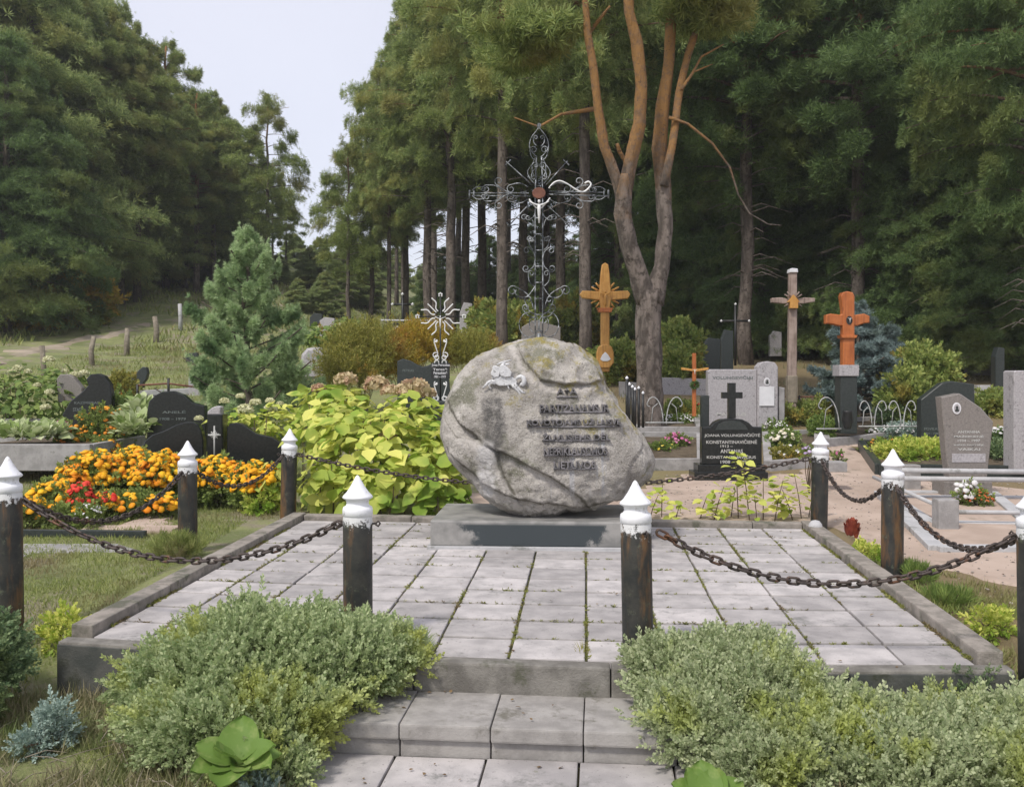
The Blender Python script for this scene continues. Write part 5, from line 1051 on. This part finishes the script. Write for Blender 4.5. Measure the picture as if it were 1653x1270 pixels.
# hydrangeas
def leafbush(name, lobes, n_leaf, size, m, label, heads=(), hm=None, hs=.10, stems=14, zmin=-.1, cat='shrub', cup=.55, tilt=.75, group=None):
    lobes = skirt(lobes, .3); zmin = -.6
    dens = n_leaf/max(1, sum((r[0]*r[1]+r[0]*r[2]+r[1]*r[2])*4 for _, r in lobes)); P, N = blob_pts(lobes, dens*1.25, .3, zmin)
    c = lobes[0][0]; bz = zg(c[0], c[1]); t = T(name, (c[0], c[1], bz), label, cat, group)
    N2 = N*.8+np.array([0, -.15, tilt])+rng.normal(0, .35, P.shape); A = np.cross(N2, rng.normal(size=P.shape))+N*.35+np.array([0, 0, -.25]); V, FB = scatter(*BIGLEAF, P, A, size*rng.uniform(.4, 1.3, len(P)), up=-np.cross(np.cross(N2, A), A)); npmesh('foliage', V, FB, m, t)
    b = MB()
    for i in range(stems):
        c_, r_ = lobes[i % len(lobes)]; q = Vector(c_)+Vector((random.uniform(-.8, .8)*r_[0], random.uniform(-1, .2)*r_[1], r_[2]*random.uniform(.1, .8))); o = Vector((q.x+random.uniform(-.1, .1), q.y+.05, zg(q.x, q.y)-.02)); b.tube([o, o.lerp(q, .6)+Vector((random.uniform(-.04, .04), 0, 0)), q], [.009, .007, .005], 5, cap=False)
    b.build('stems', m_twig, t)
    for (px, py, d, r_) in heads:
        n = 230; D = rdir(n, -.35); q = at(px, py, d); rr = r_/F*d; P = np.array(q[:])+D*np.array([rr, rr, rr*.72])*rng.uniform(.82, 1.05, (n, 1)); V, FB = scatter([(-.5, 0, 0), (0, -.5, .1), (.5, 0, 0), (0, .5, .1)], [(0, 1, 2, 3)], P, np.cross(D, rng.normal(size=D.shape)), rr*.42, up=None); npmesh('flower_head', V, FB, hm or f_hyd, t)
    return t
def wl_lobe(px, py, d, rx, rz, ry=.4):
    if 12 < d < 17 and px > 1000:
        p = at(px, py+rz, d)
        if p.z > zg(p.x, d)+.1: d = min(d+2.6, gnd(px, py+rz*.9).y)
    p = at(px, py, d);
    return ((p.x, p.y, p.z), (rx/F*d, ry, rz/F*d))
hyd = leafbush('hydrangea', [wl_lobe(620, 790, 10.35, 120, 42, .3), wl_lobe(725, 812, 10.25, 44, 26, .22), wl_lobe(620, 740, 10.7, 118, 88, .5), wl_lobe(560, 700, 11.2, 80, 55, .4), wl_lobe(700, 770, 10.4, 60, 60, .35), wl_lobe(660, 690, 11.3, 70, 50, .4), wl_lobe(530, 780, 10.6, 50, 50, .3), wl_lobe(540, 650, 12, 60, 28, .4), wl_lobe(430, 790, 10.8, 28, 42, .2)], 1250, .175, g_hyd, 'large yellow-green hydrangea with faded pinkish heads left of the boulder',
    [(558, 614, 11.9, 18), (608, 622, 11.8, 20), (630, 632, 11.6, 15), (668, 630, 11.5, 25), (690, 636, 11.7, 14), (626, 704, 10.6, 14), (515, 628, 12.1, 12)], f_hyd, stems=30)
leafbush('hydrangea', [wl_lobe(430, 700, 12.8, 90, 42, .4), wl_lobe(480, 680, 13, 45, 30, .3), wl_lobe(385, 690, 13.1, 30, 30, .3)], 520, .11, g_hyd, 'cream-flowered hydrangea behind the black three-part gravestone',
    [(362, 648, 13, 8), (388, 640, 13.1, 7), (396, 662, 12.9, 13), (412, 650, 13.2, 9), (437, 660, 12.9, 10), (436, 647, 13.1, 7), (321, 676, 12.7, 7), (452, 652, 13.2, 6)], f_hydw, stems=18)
leafbush('hydrangea', [wl_lobe(40, 640, 16.0, 85, 48, .6), wl_lobe(-20, 630, 16.2, 50, 46, .5), wl_lobe(100, 615, 16.8, 45, 22, .4)], 900, .12, g_hydg, 'wide green hydrangea with round cream heads at far left',
    [(79, 581, 16, 9), (30, 596, 16, 9), (45, 600, 15.8, 6), (18, 602, 16, 7), (74, 658, 15.5, 8), (80, 633, 15.4, 7), (122, 606, 16.2, 9), (135, 603, 16.5, 8), (60, 622, 15.6, 6), (105, 600, 16.2, 6)], f_hydw, stems=12)
leafbush('pale_bush', [wl_lobe(520, 545, 24, 55, 20, .8), wl_lobe(560, 530, 25, 25, 18, .6)], 800, .14, g_hydg, 'pale green leafy bush behind the rough boulder gravestone', [(516, 530, 24, 6), (548, 525, 24.5, 5), (500, 535, 23.8, 5)], f_hydw, stems=6)
# saplings behind the right side of the platform
SP = [(1048, 850, 800, 10.0), (1068, 848, 780, 10.2), (1090, 848, 815, 9.9), (1130, 848, 800, 10.1), (1152, 850, 785, 10), (1165, 850, 820, 9.9), (1192, 850, 730, 10.1), (1210, 850, 740, 10), (1232, 848, 770, 10), (1250, 850, 775, 9.9), (1264, 848, 800, 10.1), (1280, 850, 790, 10), (1294, 850, 765, 10.1), (1305, 850, 785, 10.2), (1180, 850, 790, 10.2), (1222, 850, 800, 9.8)]
for i, (px, py, top, d) in enumerate(SP):
    x = X(px, d); z0 = -.04; z1 = Z(top, d); t = T('leafy_sapling', (x, d, z0), 'thin-stemmed sapling with yellow-green leaves behind the rear kerb', 'plant', 'yellow-green saplings behind the rear kerb')
    dx = random.uniform(-.06, .06)*2; b = MB(); b.tube([(x, d, z0), (x+dx*.4, d, z0+(z1-z0)*.5), (x+dx, d, z1)], [.006, .005, .003], 5, cap=False); b.build('stem', m_twig, t)
    n = int(8+(z1-z0)*22); ss = rng.uniform(.3, 1.02, n); P = np.stack([x+dx*ss, np.full(n, d), z0+(z1-z0)*ss], 1); a = rng.uniform(0, 6.28, n); A = np.stack([np.cos(a), np.sin(a), rng.normal(.0, .3, n)], 1); V, FB = scatter(*BIGLEAF, P+A*.05, A, rng.uniform(.06, .125, n), up=np.array([[0, -.25, 1]])+rng.normal(0, .25, (n, 3))); npmesh('leaves', V, FB, g_hyd, t)
# ------------------------------------------------------------ flowers
def dome_t():
    b = MB(); b.lathe([(0, .62), (.5, .5), (.9, .22), (1.0, 0), (.45, -.25)], n=7); return b.v, b.f
DOME = dome_t()
def fl_patch(name, lobes, heads_n, hr, leafm, flm, label, cat='flowers', dens=600, hz=None, size=.10, face=True, seedshift=0, extra=None):
    t = bush(name, lobes, dens, size, leafm, label, cat, tmpl=SPG2, stems=5, shell=.3)
    P, N = blob_pts(skirt(lobes), 900, .04, .0); k = (N[:, 1] < .35) | (N[:, 2] > .5); P = P[k]; N = N[k]
    cl = rng.choice(len(P), max(3, heads_n//6)); near = np.min(np.linalg.norm(P[:, None]-P[cl][None], axis=2), axis=1)+rng.normal(0, .06, len(P)); idx = np.argsort(near)[:int(heads_n*1.5)]; idx = rng.choice(idx, min(heads_n, len(idx)), replace=False)
    P = P[idx]+N[idx]*.03+np.array([0, 0, .025]); A = rng.normal(size=P.shape); V, FB = scatter(*DOME, P, np.cross(N[idx]+np.array([0, -.2, .5])+rng.normal(0, .3, P.shape), A), hr*rng.uniform(.7, 1.2, len(P)), up=N[idx]+np.array([0, -.3, .8])+rng.normal(0, .25, P.shape))
    tag(npmesh('blossoms', V, FB, flm, t), None, None, kind='stuff')
    return t
GM = 'marigold_plant'
fl_patch(GM, [wl_lobe(150, 775, 10.8, 48, 36, .32), wl_lobe(120, 790, 10.5, 25, 28, .25)], 390, .039, g_mari, f_or, 'orange marigold mound at the left end of the large bed')
fl_patch(GM, [wl_lobe(210, 768, 11.1, 46, 34, .35)], 370, .039, g_mari, f_or, 'tallest orange marigold mound in the middle of the large bed')
fl_patch(GM, [wl_lobe(260, 780, 10.8, 36, 40, .35)], 331, .039, g_mari, f_or, 'orange marigold mound just left of the weathered bollard')
fl_patch(GM, [wl_lobe(205, 822, 10.2, 80, 20, .25)], 132, .039, g_mari, f_or, 'sparse marigolds along the front of the large bed behind the chain')
fl_patch(GM, [wl_lobe(80, 808, 10.0, 30, 20, .25)], 117, .039, g_mari, f_or, 'small marigold clump left of the red salvias')
fl_patch(GM, [wl_lobe(50, 832, 9.7, 24, 18, .2), wl_lobe(100, 835, 9.7, 30, 12, .2)], 93, .039, g_mari, f_or, 'small marigold clump beside the leftmost bollard')
fl_patch(GM, [wl_lobe(350, 778, 11.0, 36, 32, .3)], 234, .039, g_mari, f_or, 'marigold mound between the two left bollards')
fl_patch(GM, [wl_lobe(410, 790, 10.8, 36, 34, .3)], 234, .039, g_mari, f_or, 'marigold mound left of the rear left bollard')
fl_patch('orange_flower_bush', [wl_lobe(165, 692, 14, 40, 32, .3), wl_lobe(120, 705, 13.8, 26, 15, .25), wl_lobe(170, 725, 13.4, 20, 14, .2)], 230, .032, g_mari, LEAF('tagetes_petals', (.60, .16, .02), (.85, .42, .03), None, .15), 'orange and rust flowers before the black curved gravestone')
fl_patch('red_salvia', [wl_lobe(132, 798, 9.9, 18, 12, .12), wl_lobe(175, 805, 9.9, 6, 6, .06)], 55, .03, g_mari, f_rd, 'bright red salvia clump among the marigolds', dens=300)
fl_patch('white_alyssum', [wl_lobe(142, 828, 9.6, 18, 7, .1)], 30, .016, g_mari, f_wh, 'small white flowers at the front of the marigold bed')
fl_patch('pink_flowers', [wl_lobe(97, 690, 14, 12, 6, .15)], 20, .03, g_mari, f_pk, 'pink flowers by the foot of the black curved gravestone')
fl_patch('pink_phlox', [wl_lobe(1093, 716, 13.6, 16, 10, .15)], 45, .03, g_mari, f_pk, 'bright pink flowers left of the black stone with the cross')
fl_patch('green_posy', [wl_lobe(1072, 726, 13.4, 16, 7, .15)], 12, .018, g_hydg, f_ye, 'low yellow-green plants next to the pink flowers')
fl_patch('white_bedding_flowers', [wl_lobe(1092, 681, 14.5, 30, 8, .25)], 120, .022, g_hydg, f_wh, 'white bedding flowers in front of the curled fence')
fl_patch('cream_bouquet', [wl_lobe(1264, 712, 13.2, 24, 14, .2)], 34, .035, g_hydg, LEAF('cream_petals', (.8, .72, .5), (.85, .8, .75), None, .2), 'cream and white bouquet right of the black stone')
fl_patch('dried_bouquet', [wl_lobe(1268, 738, 12.8, 20, 14, .18)], 12, .03, g_olive, f_wh, 'greenish bunch below the cream bouquet')
fl_patch('white_ground_flowers', [wl_lobe(1250, 692, 14.8, 20, 8, .25)], 60, .018, g_hydg, f_wh, 'tiny white flowers behind the cream bouquet')
fl_patch('vase_flowers', [wl_lobe(1368, 668, 14.9, 10, 6, .1)], 14, .035, g_hydg, f_wh, 'white flowers in a dark vase before the orange cross plinth')
b = MB(); b.lathe([(.05, 0), (.09, .12), (.07, .26), (.08, .28), (.06, .27)], (X(1368, 14.9), 14.9, Z(690, 14.9)-.02), 14); tag(b.build('flower_vase', m_iron), 'dark vase at the foot of the orange cross plinth', 'vase')
fl_patch('white_posy', [wl_lobe(1412, 698, 13.6, 7, 6, .08)], 14, .028, g_hydg, f_wh, 'small white posy on the kerb right of the plinth')
fl_patch('violet_posy', [wl_lobe(1306, 735, 11.9, 8, 6, .08)], 16, .024, g_mari, LEAF('violet_petals', (.35, .25, .45), (.6, .5, .65), None, .2), 'violet and white posy next to the rear right bollard')
fl_patch('pink_pot_flowers', [wl_lobe(1353, 740, 12.2, 6, 6, .06)], 8, .02, g_hydg, f_pk, 'tiny pink pot plant right of the rear right bollard')
b = MB(); bxp(b, 1334, 1368, 746, 762, 12.1, .25, .01); tag(b.build('stone_trough', m_conc), 'small grey stone trough right of the rear right bollard', 'trough')
fl_patch('heather_bed', [wl_lobe(1458, 700, 13.8, 32, 13, .25)], 110, .017, g_sage, f_wh, 'pale whitish edging flowers left of the dark pointed gravestone')
fl_patch('orange_bedding', [wl_lobe(1435, 722, 13.2, 40, 8, .2)], 60, .022, g_mari, LEAF('rust_petals', (.55, .16, .03), (.75, .35, .05), None, .15), 'rusty orange bedding flowers behind the yellow-green groundcover')
bush('groundcover', [wl_lobe(1450, 735, 12.7, 34, 14, .3), wl_lobe(1505, 733, 12.6, 32, 14, .3), wl_lobe(1480, 725, 13, 50, 10, .3)], 420, .13, g_hyd, 'yellow-green leafy groundcover in the black-edged planter', 'plant', tmpl=SPG2)
fl_patch('white_chrysanthemums', [wl_lobe(1622, 708, 12.4, 24, 12, .2), wl_lobe(1640, 722, 12.2, 16, 7, .15)], 60, .036, g_dark, f_wh, 'white flowers right of the brown gravestone')
bush('dark_bush', [wl_lobe(1625, 735, 12.3, 30, 20, .2)], 500, .11, g_rue3, 'dark green plant below the white flowers at right', 'plant', tmpl=SPG2)
fl_patch('red_heather', [wl_lobe(1578, 808, 10.9, 17, 11, .14)], 90, .014, g_mari, LEAF('heather_petals', (.45, .08, .03), (.65, .22, .06), None, .15), 'round red heather plant at the foot of the brown gravestone')
fl_patch('white_roses', [wl_lobe(1555, 795, 10.9, 16, 8, .1), wl_lobe(1565, 778, 10.9, 6, 6, .08)], 24, .032, g_mari, f_wh, 'white artificial roses at the foot of the brown gravestone', dens=150)
fl_patch('yellow_flowers', [wl_lobe(1462, 668, 14.6, 24, 14, .2)], 16, .028, g_hydg, f_ye, 'yellow and red flowers left of the dark pointed gravestone')
fl_patch('red_begonia', [wl_lobe(1120, 662, 15.2, 12, 6, .12)], 12, .04, g_mari, f_rd, 'red flowers at the foot of the small orange cross')
# green masses on the right
bush('rounded_box_shrub', [wl_lobe(1255, 672, 15.0, 34, 14, .35), wl_lobe(1310, 668, 15.2, 34, 18, .35)], 420, .12, g_shrub, 'bright green rounded bush behind the cream bouquet', tmpl=SPG2)
bush('rounded_box_shrub', [wl_lobe(1094, 666, 15.4, 34, 15, .3)], 420, .12, g_shrub, 'green bush under the small orange cross', tmpl=SPG2)
bush('feathery_plant', [wl_lobe(1326, 694, 13.6, 16, 18, .25)], 600, .12, g_hydg, 'feathery yellow-green plant behind the rear right bollard', 'plant', tmpl=SPG2)
bush('feathery_plant', [wl_lobe(1440, 675, 14.4, 18, 20, .2)], 600, .12, g_rue3, 'blue-green feathery plant between curled fence and dark pointed gravestone', 'plant', tmpl=SPG2)
bush('deciduous_bush', [wl_lobe(1486, 600, 17.5, 46, 34, .5), wl_lobe(1460, 630, 17, 34, 26, .4), wl_lobe(1505, 625, 17.5, 30, 30, .4)], 330, .2, g_shrub, 'yellow-green leafy bush right of the blue spruces', shell=.45, tmpl=SPG2)
bush('deciduous_bush', [wl_lobe(1095, 560, 22, 28, 32, .6), wl_lobe(1100, 590, 21, 26, 22, .5)], 240, .24, g_shrub, 'green bush just right of the forked pine', tmpl=SPG2)
bush('deciduous_bush', [wl_lobe(1000, 575, 22, 40, 18, .6)], 240, .2, g_shrub, 'low green bush behind the yellow oak cross', tmpl=SPG2)
bush('low_plants', [wl_lobe(1610, 655, 16, 40, 16, .5)], 330, .18, g_shrub, 'low green plants at the right behind the brown gravestone', 'plant', tmpl=SPG2)
bush('feathery_plant', [wl_lobe(420, 815, 10.6, 22, 22, .2)], 300, .13, g_hyd, 'yellow-green leaves between marigolds and rear left bollard', 'plant', tmpl=SPG2)
# autumn stems behind the fir and the metal cross
bush('autumn_bush', [wl_lobe(590, 570, 18, 62, 42, .6), wl_lobe(560, 600, 17.5, 50, 30, .5)], 380, .24, g_olive, 'olive and rust feathery bush left of the dark double-peaked gravestone', shell=.5, jit=.8, tmpl=sprig_t(14, .30, .03, 9), upb=1.4)
bush('autumn_bush', [wl_lobe(680, 560, 19, 50, 34, .6), wl_lobe(640, 590, 18.5, 40, 26, .5)], 380, .24, g_autumn, 'golden autumn bush behind the silver metal cross', shell=.5, jit=.8, tmpl=sprig_t(14, .30, .03, 10), upb=1.4)
bush('autumn_bush', [wl_lobe(760, 570, 19, 44, 26, .6)], 380, .22, g_olive, 'rusty low bush touching the left shoulder of the boulder', tmpl=sprig_t(14, .30, .03, 11), upb=1.4)
# left striped plants, border greenery
def hosta(lobes, n, L, m, label):
    P, N = blob_pts(lobes, n, .3, 0); c = lobes[0][0]; t = T('striped_plant', (c[0], c[1], zg(c[0], c[1])), label, 'plant'); A = N+np.array([0, 0, .1])+rng.normal(0, .4, P.shape); V, FB = scatter(*BIGLEAF, P, A, L*rng.uniform(.6, 1.2, len(P)), up=np.array([[0, -.2, 1]])+rng.normal(0, .3, P.shape)); npmesh('foliage', V, FB, m, t)
hosta([wl_lobe(30, 706, 13.1, 60, 14, .3), wl_lobe(75, 704, 13.3, 30, 12, .3)], 260, .16, g_var, 'cream-edged hostas in the concrete planter at left')
hosta([wl_lobe(215, 700, 13.6, 28, 34, .3), wl_lobe(225, 670, 14.4, 24, 24, .3)], 170, .15, g_var, 'cream-striped leafy plants between the two black gravestones')
bush('border_plants', [wl_lobe(195, 660, 15.4, 30, 20, .3)], 420, .13, g_hydg, 'green leafy border right of the black curved gravestone', 'plant', tmpl=SPG2)
bush('border_plants', [wl_lobe(195, 618, 18.6, 22, 12, .3)], 420, .13, g_olive, 'rusty orange plants left of the small teardrop gravestone', 'plant', tmpl=SPG2)
bush('hillside_bush', [wl_lobe(110, 480, 37, 60, 38, 1.2), wl_lobe(40, 500, 36, 60, 30, 1)], 110, .5, g_autumn, 'yellowing bush on the slope above the dirt road', tmpl=SPG2, stems=3)
bush('hillside_bush', [wl_lobe(20, 450, 40, 60, 50, 1.5)], 110, .5, g_hydg, 'green bush at the left edge above the dirt road', tmpl=SPG2, stems=3)
bush('hillside_bush', [wl_lobe(225, 505, 52, 40, 16, 1.5)], 110, .5, g_hydg, 'low green bush at the far end of the dirt road', tmpl=SPG2, stems=3)
bush('undergrowth', [wl_lobe(830, 530, 30, 40, 24, 1), wl_lobe(790, 520, 32, 24, 20, 1)], 110, .4, g_shrub, 'green undergrowth between trunks left of the iron cross', tmpl=SPG2, stems=3)
bush('undergrowth', [wl_lobe(930, 520, 32, 40, 34, 1)], 110, .4, g_shrub, 'green undergrowth behind the yellow oak cross', tmpl=SPG2, stems=3)
# small weeds along the kerbs
for (px, py, d, rx, rz, m, lab) in ((285, 876, 8.1, 40, 12, g_grass, 'grassy weeds around the weathered left bollard'), (1530, 965, 6.5, 40, 10, g_hydg, 'green weeds outside the right kerb'), (1600, 998, 6.0, 26, 8, g_hyd, 'yellow-green weeds at the right kerb end'), (1480, 925, 7.2, 26, 9, g_hydg, 'small weeds beside the chipped bollard'),
    (1400, 886, 8.0, 12, 5, g_hyd, 'yellow-green seedlings below the red-leaved plant'), (100, 992, 5.95, 22, 3, g_hyd, 'yellow-green seedlings outside the left kerb'), (680, 1043, 5.25, 10, 14, g_rue, 'small weed on the paving edge near the left mound'), (942, 1060, 5.2, 11, 9, g_olive, 'reddish small weed on the front kerb')):
    bush('weed_clump', [wl_lobe(px, py, d, rx, rz, .12 if d < 7 else .2)], 900, .075, m, lab, 'plant', tmpl=(WEED if px not in (100, 1400, 1600) else SPG2), stems=2, upb=1.6 if px not in (100, 1400, 1600) else .5)
t = T('red_leaved_plant', at(1376, 885, 8.3), 'single dark red rounded plant outside the right kerb', 'plant')
P_, N_ = blob_pts([wl_lobe(1376, 858, 8.3, 11, 15, .06)], 3000, .2, -.5); V_, FB_ = scatter(*BIGLEAF, P_, N_*.3+np.array([0, 0, 1.]), .05, up=-N_); npmesh('leaves', V_, FB_, LEAF('dark_red_leaves', (.24, .045, .03), (.36, .09, .05), None, .2), t)
# ------------------------------------------------------------ grass, litter, moss
def grass(name, n, box, hmin, hmax, m, label_kind='stuff', mask=None, wid=1.0):
    x = rng.uniform(box[0], box[1], n); y = rng.uniform(box[2], box[3], n)
    k = np.array([mask(a, c) for a, c in zip(x, y)]) if mask else np.ones(n, bool); x = x[k]; y = y[k]
    P = np.stack([x, y, [zg(a, c)-.005 for a, c in zip(x, y)]], 1); A = np.stack([rng.normal(0, .45, len(x)), rng.normal(0, .45, len(x)), np.ones(len(x))], 1)
    tv = np.array(BLADE[0])*np.array([wid, 1, 1]); V, FB = scatter(tv, BLADE[1], P, A, rng.uniform(hmin, hmax, len(x))*rng.uniform(.6, 1, len(x)), up=rng.normal(size=P.shape)); o = npmesh(name, V, FB, m); o['kind'] = 'stuff'; return o
def clump(a, c, s=1.3, th=-.05): return noise.noise(Vector((a*s, c*s, 7)))+.4*noise.noise(Vector((a*s*4, c*s*4, 2))) > th
RC = [G2(x, y) for x, y in ((-60, 593), (0, 581), (50, 568), (130, 549), (200, 536), (256, 521))]
def road(a, c):
    for i in range(len(RC)-1):
        ax, ay = RC[i]; bx, by = RC[i+1]; dx, dy = bx-ax, by-ay; t = max(0, min(1, ((a-ax)*dx+(c-ay)*dy)/(dx*dx+dy*dy)))
        if math.hypot(a-ax-t*dx, c-ay-t*dy) < 1.3: return True
        if ax-1 < a < bx+1 and c < ay+(a-ax)/(bx-ax)*(by-ay) and c > ay-3.5+(a-ax)/(bx-ax)*(by-ay): return True
    return False
def out_plat(a, c): return not (-2.75 < a < 3.1 and 4.7 < c < 10.1)
grass('grass', 34000, (-3.6, -.95, 3.7, 5.3), .04, .15, g_dry, mask=lambda a, c: clump(a, c, 2.2, -.3))
grass('grass', 12000, (-3.6, -.95, 3.7, 5.3), .04, .12, g_grass, mask=lambda a, c: clump(a, c, 1.7, .05))
grass('grass', 16000, (.95, 3.4, 3.6, 4.9), .04, .12, g_dry, mask=lambda a, c: clump(a, c, 2.2, -.1))
grass('grass', 110000, (-9, -2.0, 5.3, 14), .03, .075, g_grass, mask=lambda a, c: out_plat(a, c) and clump(a, c, 1.3, -.18) and a < -(c*.16+.6), wid=2.2)
grass('grass', 60000, (-5.5, -2.1, 5.3, 10), .02, .055, g_grass, mask=lambda a, c: out_plat(a, c) and clump(a, c, 2.1, -.4), wid=2.0)
grass('grass', 20000, (2.8, 4.2, 5.0, 8.6), .03, .09, g_grass, mask=lambda a, c: a > 2.66+(c-5)*.09 and a < 3.0+(8.6-c)*.32 and clump(a, c, 1.6, -.1), wid=2.2)
grass('grass', 60000, (-16, -3, 13, 32), .05, .16, g_grass, mask=lambda a, c: clump(a, c, .6, -.25) and a < -1.5-(c-13)*.1 and not road(a, c), wid=2.2)
grass('grass', 30000, (-30, -2, 30, 60), .1, .4, g_grass, mask=lambda a, c: clump(a, c, .5, -.2) and not road(a, c), wid=3)
grass('grass', 36000, (-2, 14, 15.5, 34), .05, .18, g_dry, mask=lambda a, c: clump(a, c, .8, .12), wid=2.2)
# moss and seedlings in the paving joints
P = []
for i in range(5200):
    if random.random() < .62: s = random.choice(cs[1:-1])+random.gauss(0, .006); t_ = random.uniform(.15, PD-.2)
    else: s = random.uniform(.15, PW-.15); t_ = random.choice(tr[1:-1])+random.gauss(0, .005)
    if noise.noise(Vector((s*1.6, t_*1.6, 4)))+.5*noise.noise(Vector((s*5, t_*5, 4))) < (-.12 if random.random() < .6 else .15): continue
    P.append((*PM(s, t_), random.uniform(-.012, .001)))
for i in range(1500):
    sd_ = random.choice((KW+.012, PW-KW-.012)); t_ = random.uniform(.2, PD-.2)
    if noise.noise(Vector((sd_, t_*2.2, 1))) > -.1: P.append((*PM(sd_+random.gauss(0, .01), t_), 0))
P = np.array(P); V, FB = scatter(*tuft_t(6, 1.3, .3, 12), P, rng.normal(0, .5, P.shape)+np.array([0, 0, 1]), .016*rng.uniform(.5, 1.6, len(P))); o = npmesh('moss', V, FB, LEAF('moss', (.12, .15, .03), (.27, .26, .06), (.16, .12, .06), .1, 3)); o['kind'] = 'stuff'
# pebbles and grit on the sand
P = []
for i in range(3800):
    a = random.uniform(1.2, 7.5); c = random.uniform(6.2, 13.6)
    if a > 3.25+(c < 9.9)*0 or c > 10.2: P.append((a, c, zg(a, c)+.016))
P = np.array(P); V, FB = scatter(*DOME, P, rng.normal(size=P.shape)*np.array([1, 1, .1]), .004+.011*rng.random(len(P))**3, up=np.array([[0, 0, 1.]])+rng.normal(0, .2, P.shape)); o = npmesh('gravel', V, FB, M('grit', (.16, .13, .11), (.42, .38, .34), 3, .9, 0, island=.5)); o['kind'] = 'stuff'
# fallen leaves and twigs
n = 420; P = []
for i in range(n):
    if i < 70: s, t_ = random.uniform(.2, PW-.2), random.uniform(.02, PD-.2); P.append((*PM(s, t_), .008))
    elif i < 110: a = random.uniform(-.9, .75); c = random.uniform(3.6, 4.95); P.append((a, c, -.292 if c < 4.44 else -.14))
    else: a = random.uniform(-3.5, 8); c = random.uniform(3.7, 12); P.append((a, c, zg(a, c)+.02)) if out_plat(a, c) and not (-1 < a < .9 and c < 5.3) else None
P = np.array(P); V, FB = scatter(*BIGLEAF, P, rng.normal(size=P.shape)*np.array([1, 1, .15]), rng.uniform(.012, .026, len(P)), up=np.array([[0, 0, 1.]])+rng.normal(0, .25, P.shape)); o = npmesh('leaf_litter', V, FB, LEAF('fallen_leaves', (.10, .06, .035), (.25, .17, .08), None, .1)); o['kind'] = 'stuff'
b = MB()
for i in range(90):
    a = random.uniform(-3.3, -1.3); c = random.uniform(3.7, 4.7); L = random.uniform(.08, .4); an = random.uniform(0, 3.14); z = zg(a, c)+.02+random.random()*.04; b.tube([(a, c, z), (a+L*.5*math.cos(an), c+L*.5*math.sin(an), z+.02), (a+L*math.cos(an), c+L*math.sin(an), z+random.uniform(-.01, .05))], [.003, .0025, .0012], 4, cap=False)
o = b.build('dry_twigs', m_wood_f); o['kind'] = 'stuff'
# ------------------------------------------------------------ the air: distant trees turn paler
hz = MB(); hz.box(-300, 300, -60, 480, -3, 45); hm = bpy.data.materials.new('haze'); hm.use_nodes = True; n = hm.node_tree.nodes; n.clear()
pv = n.new('ShaderNodeVolumePrincipled'); pv.inputs['Color'].default_value = (.86, .88, .92, 1); pv.inputs['Density'].default_value = .0009; pv.inputs['Anisotropy'].default_value = .1
oo = n.new('ShaderNodeOutputMaterial'); hm.node_tree.links.new(pv.outputs[0], oo.inputs['Volume'])
o = hz.build('haze', hm); o['kind'] = 'stuff'
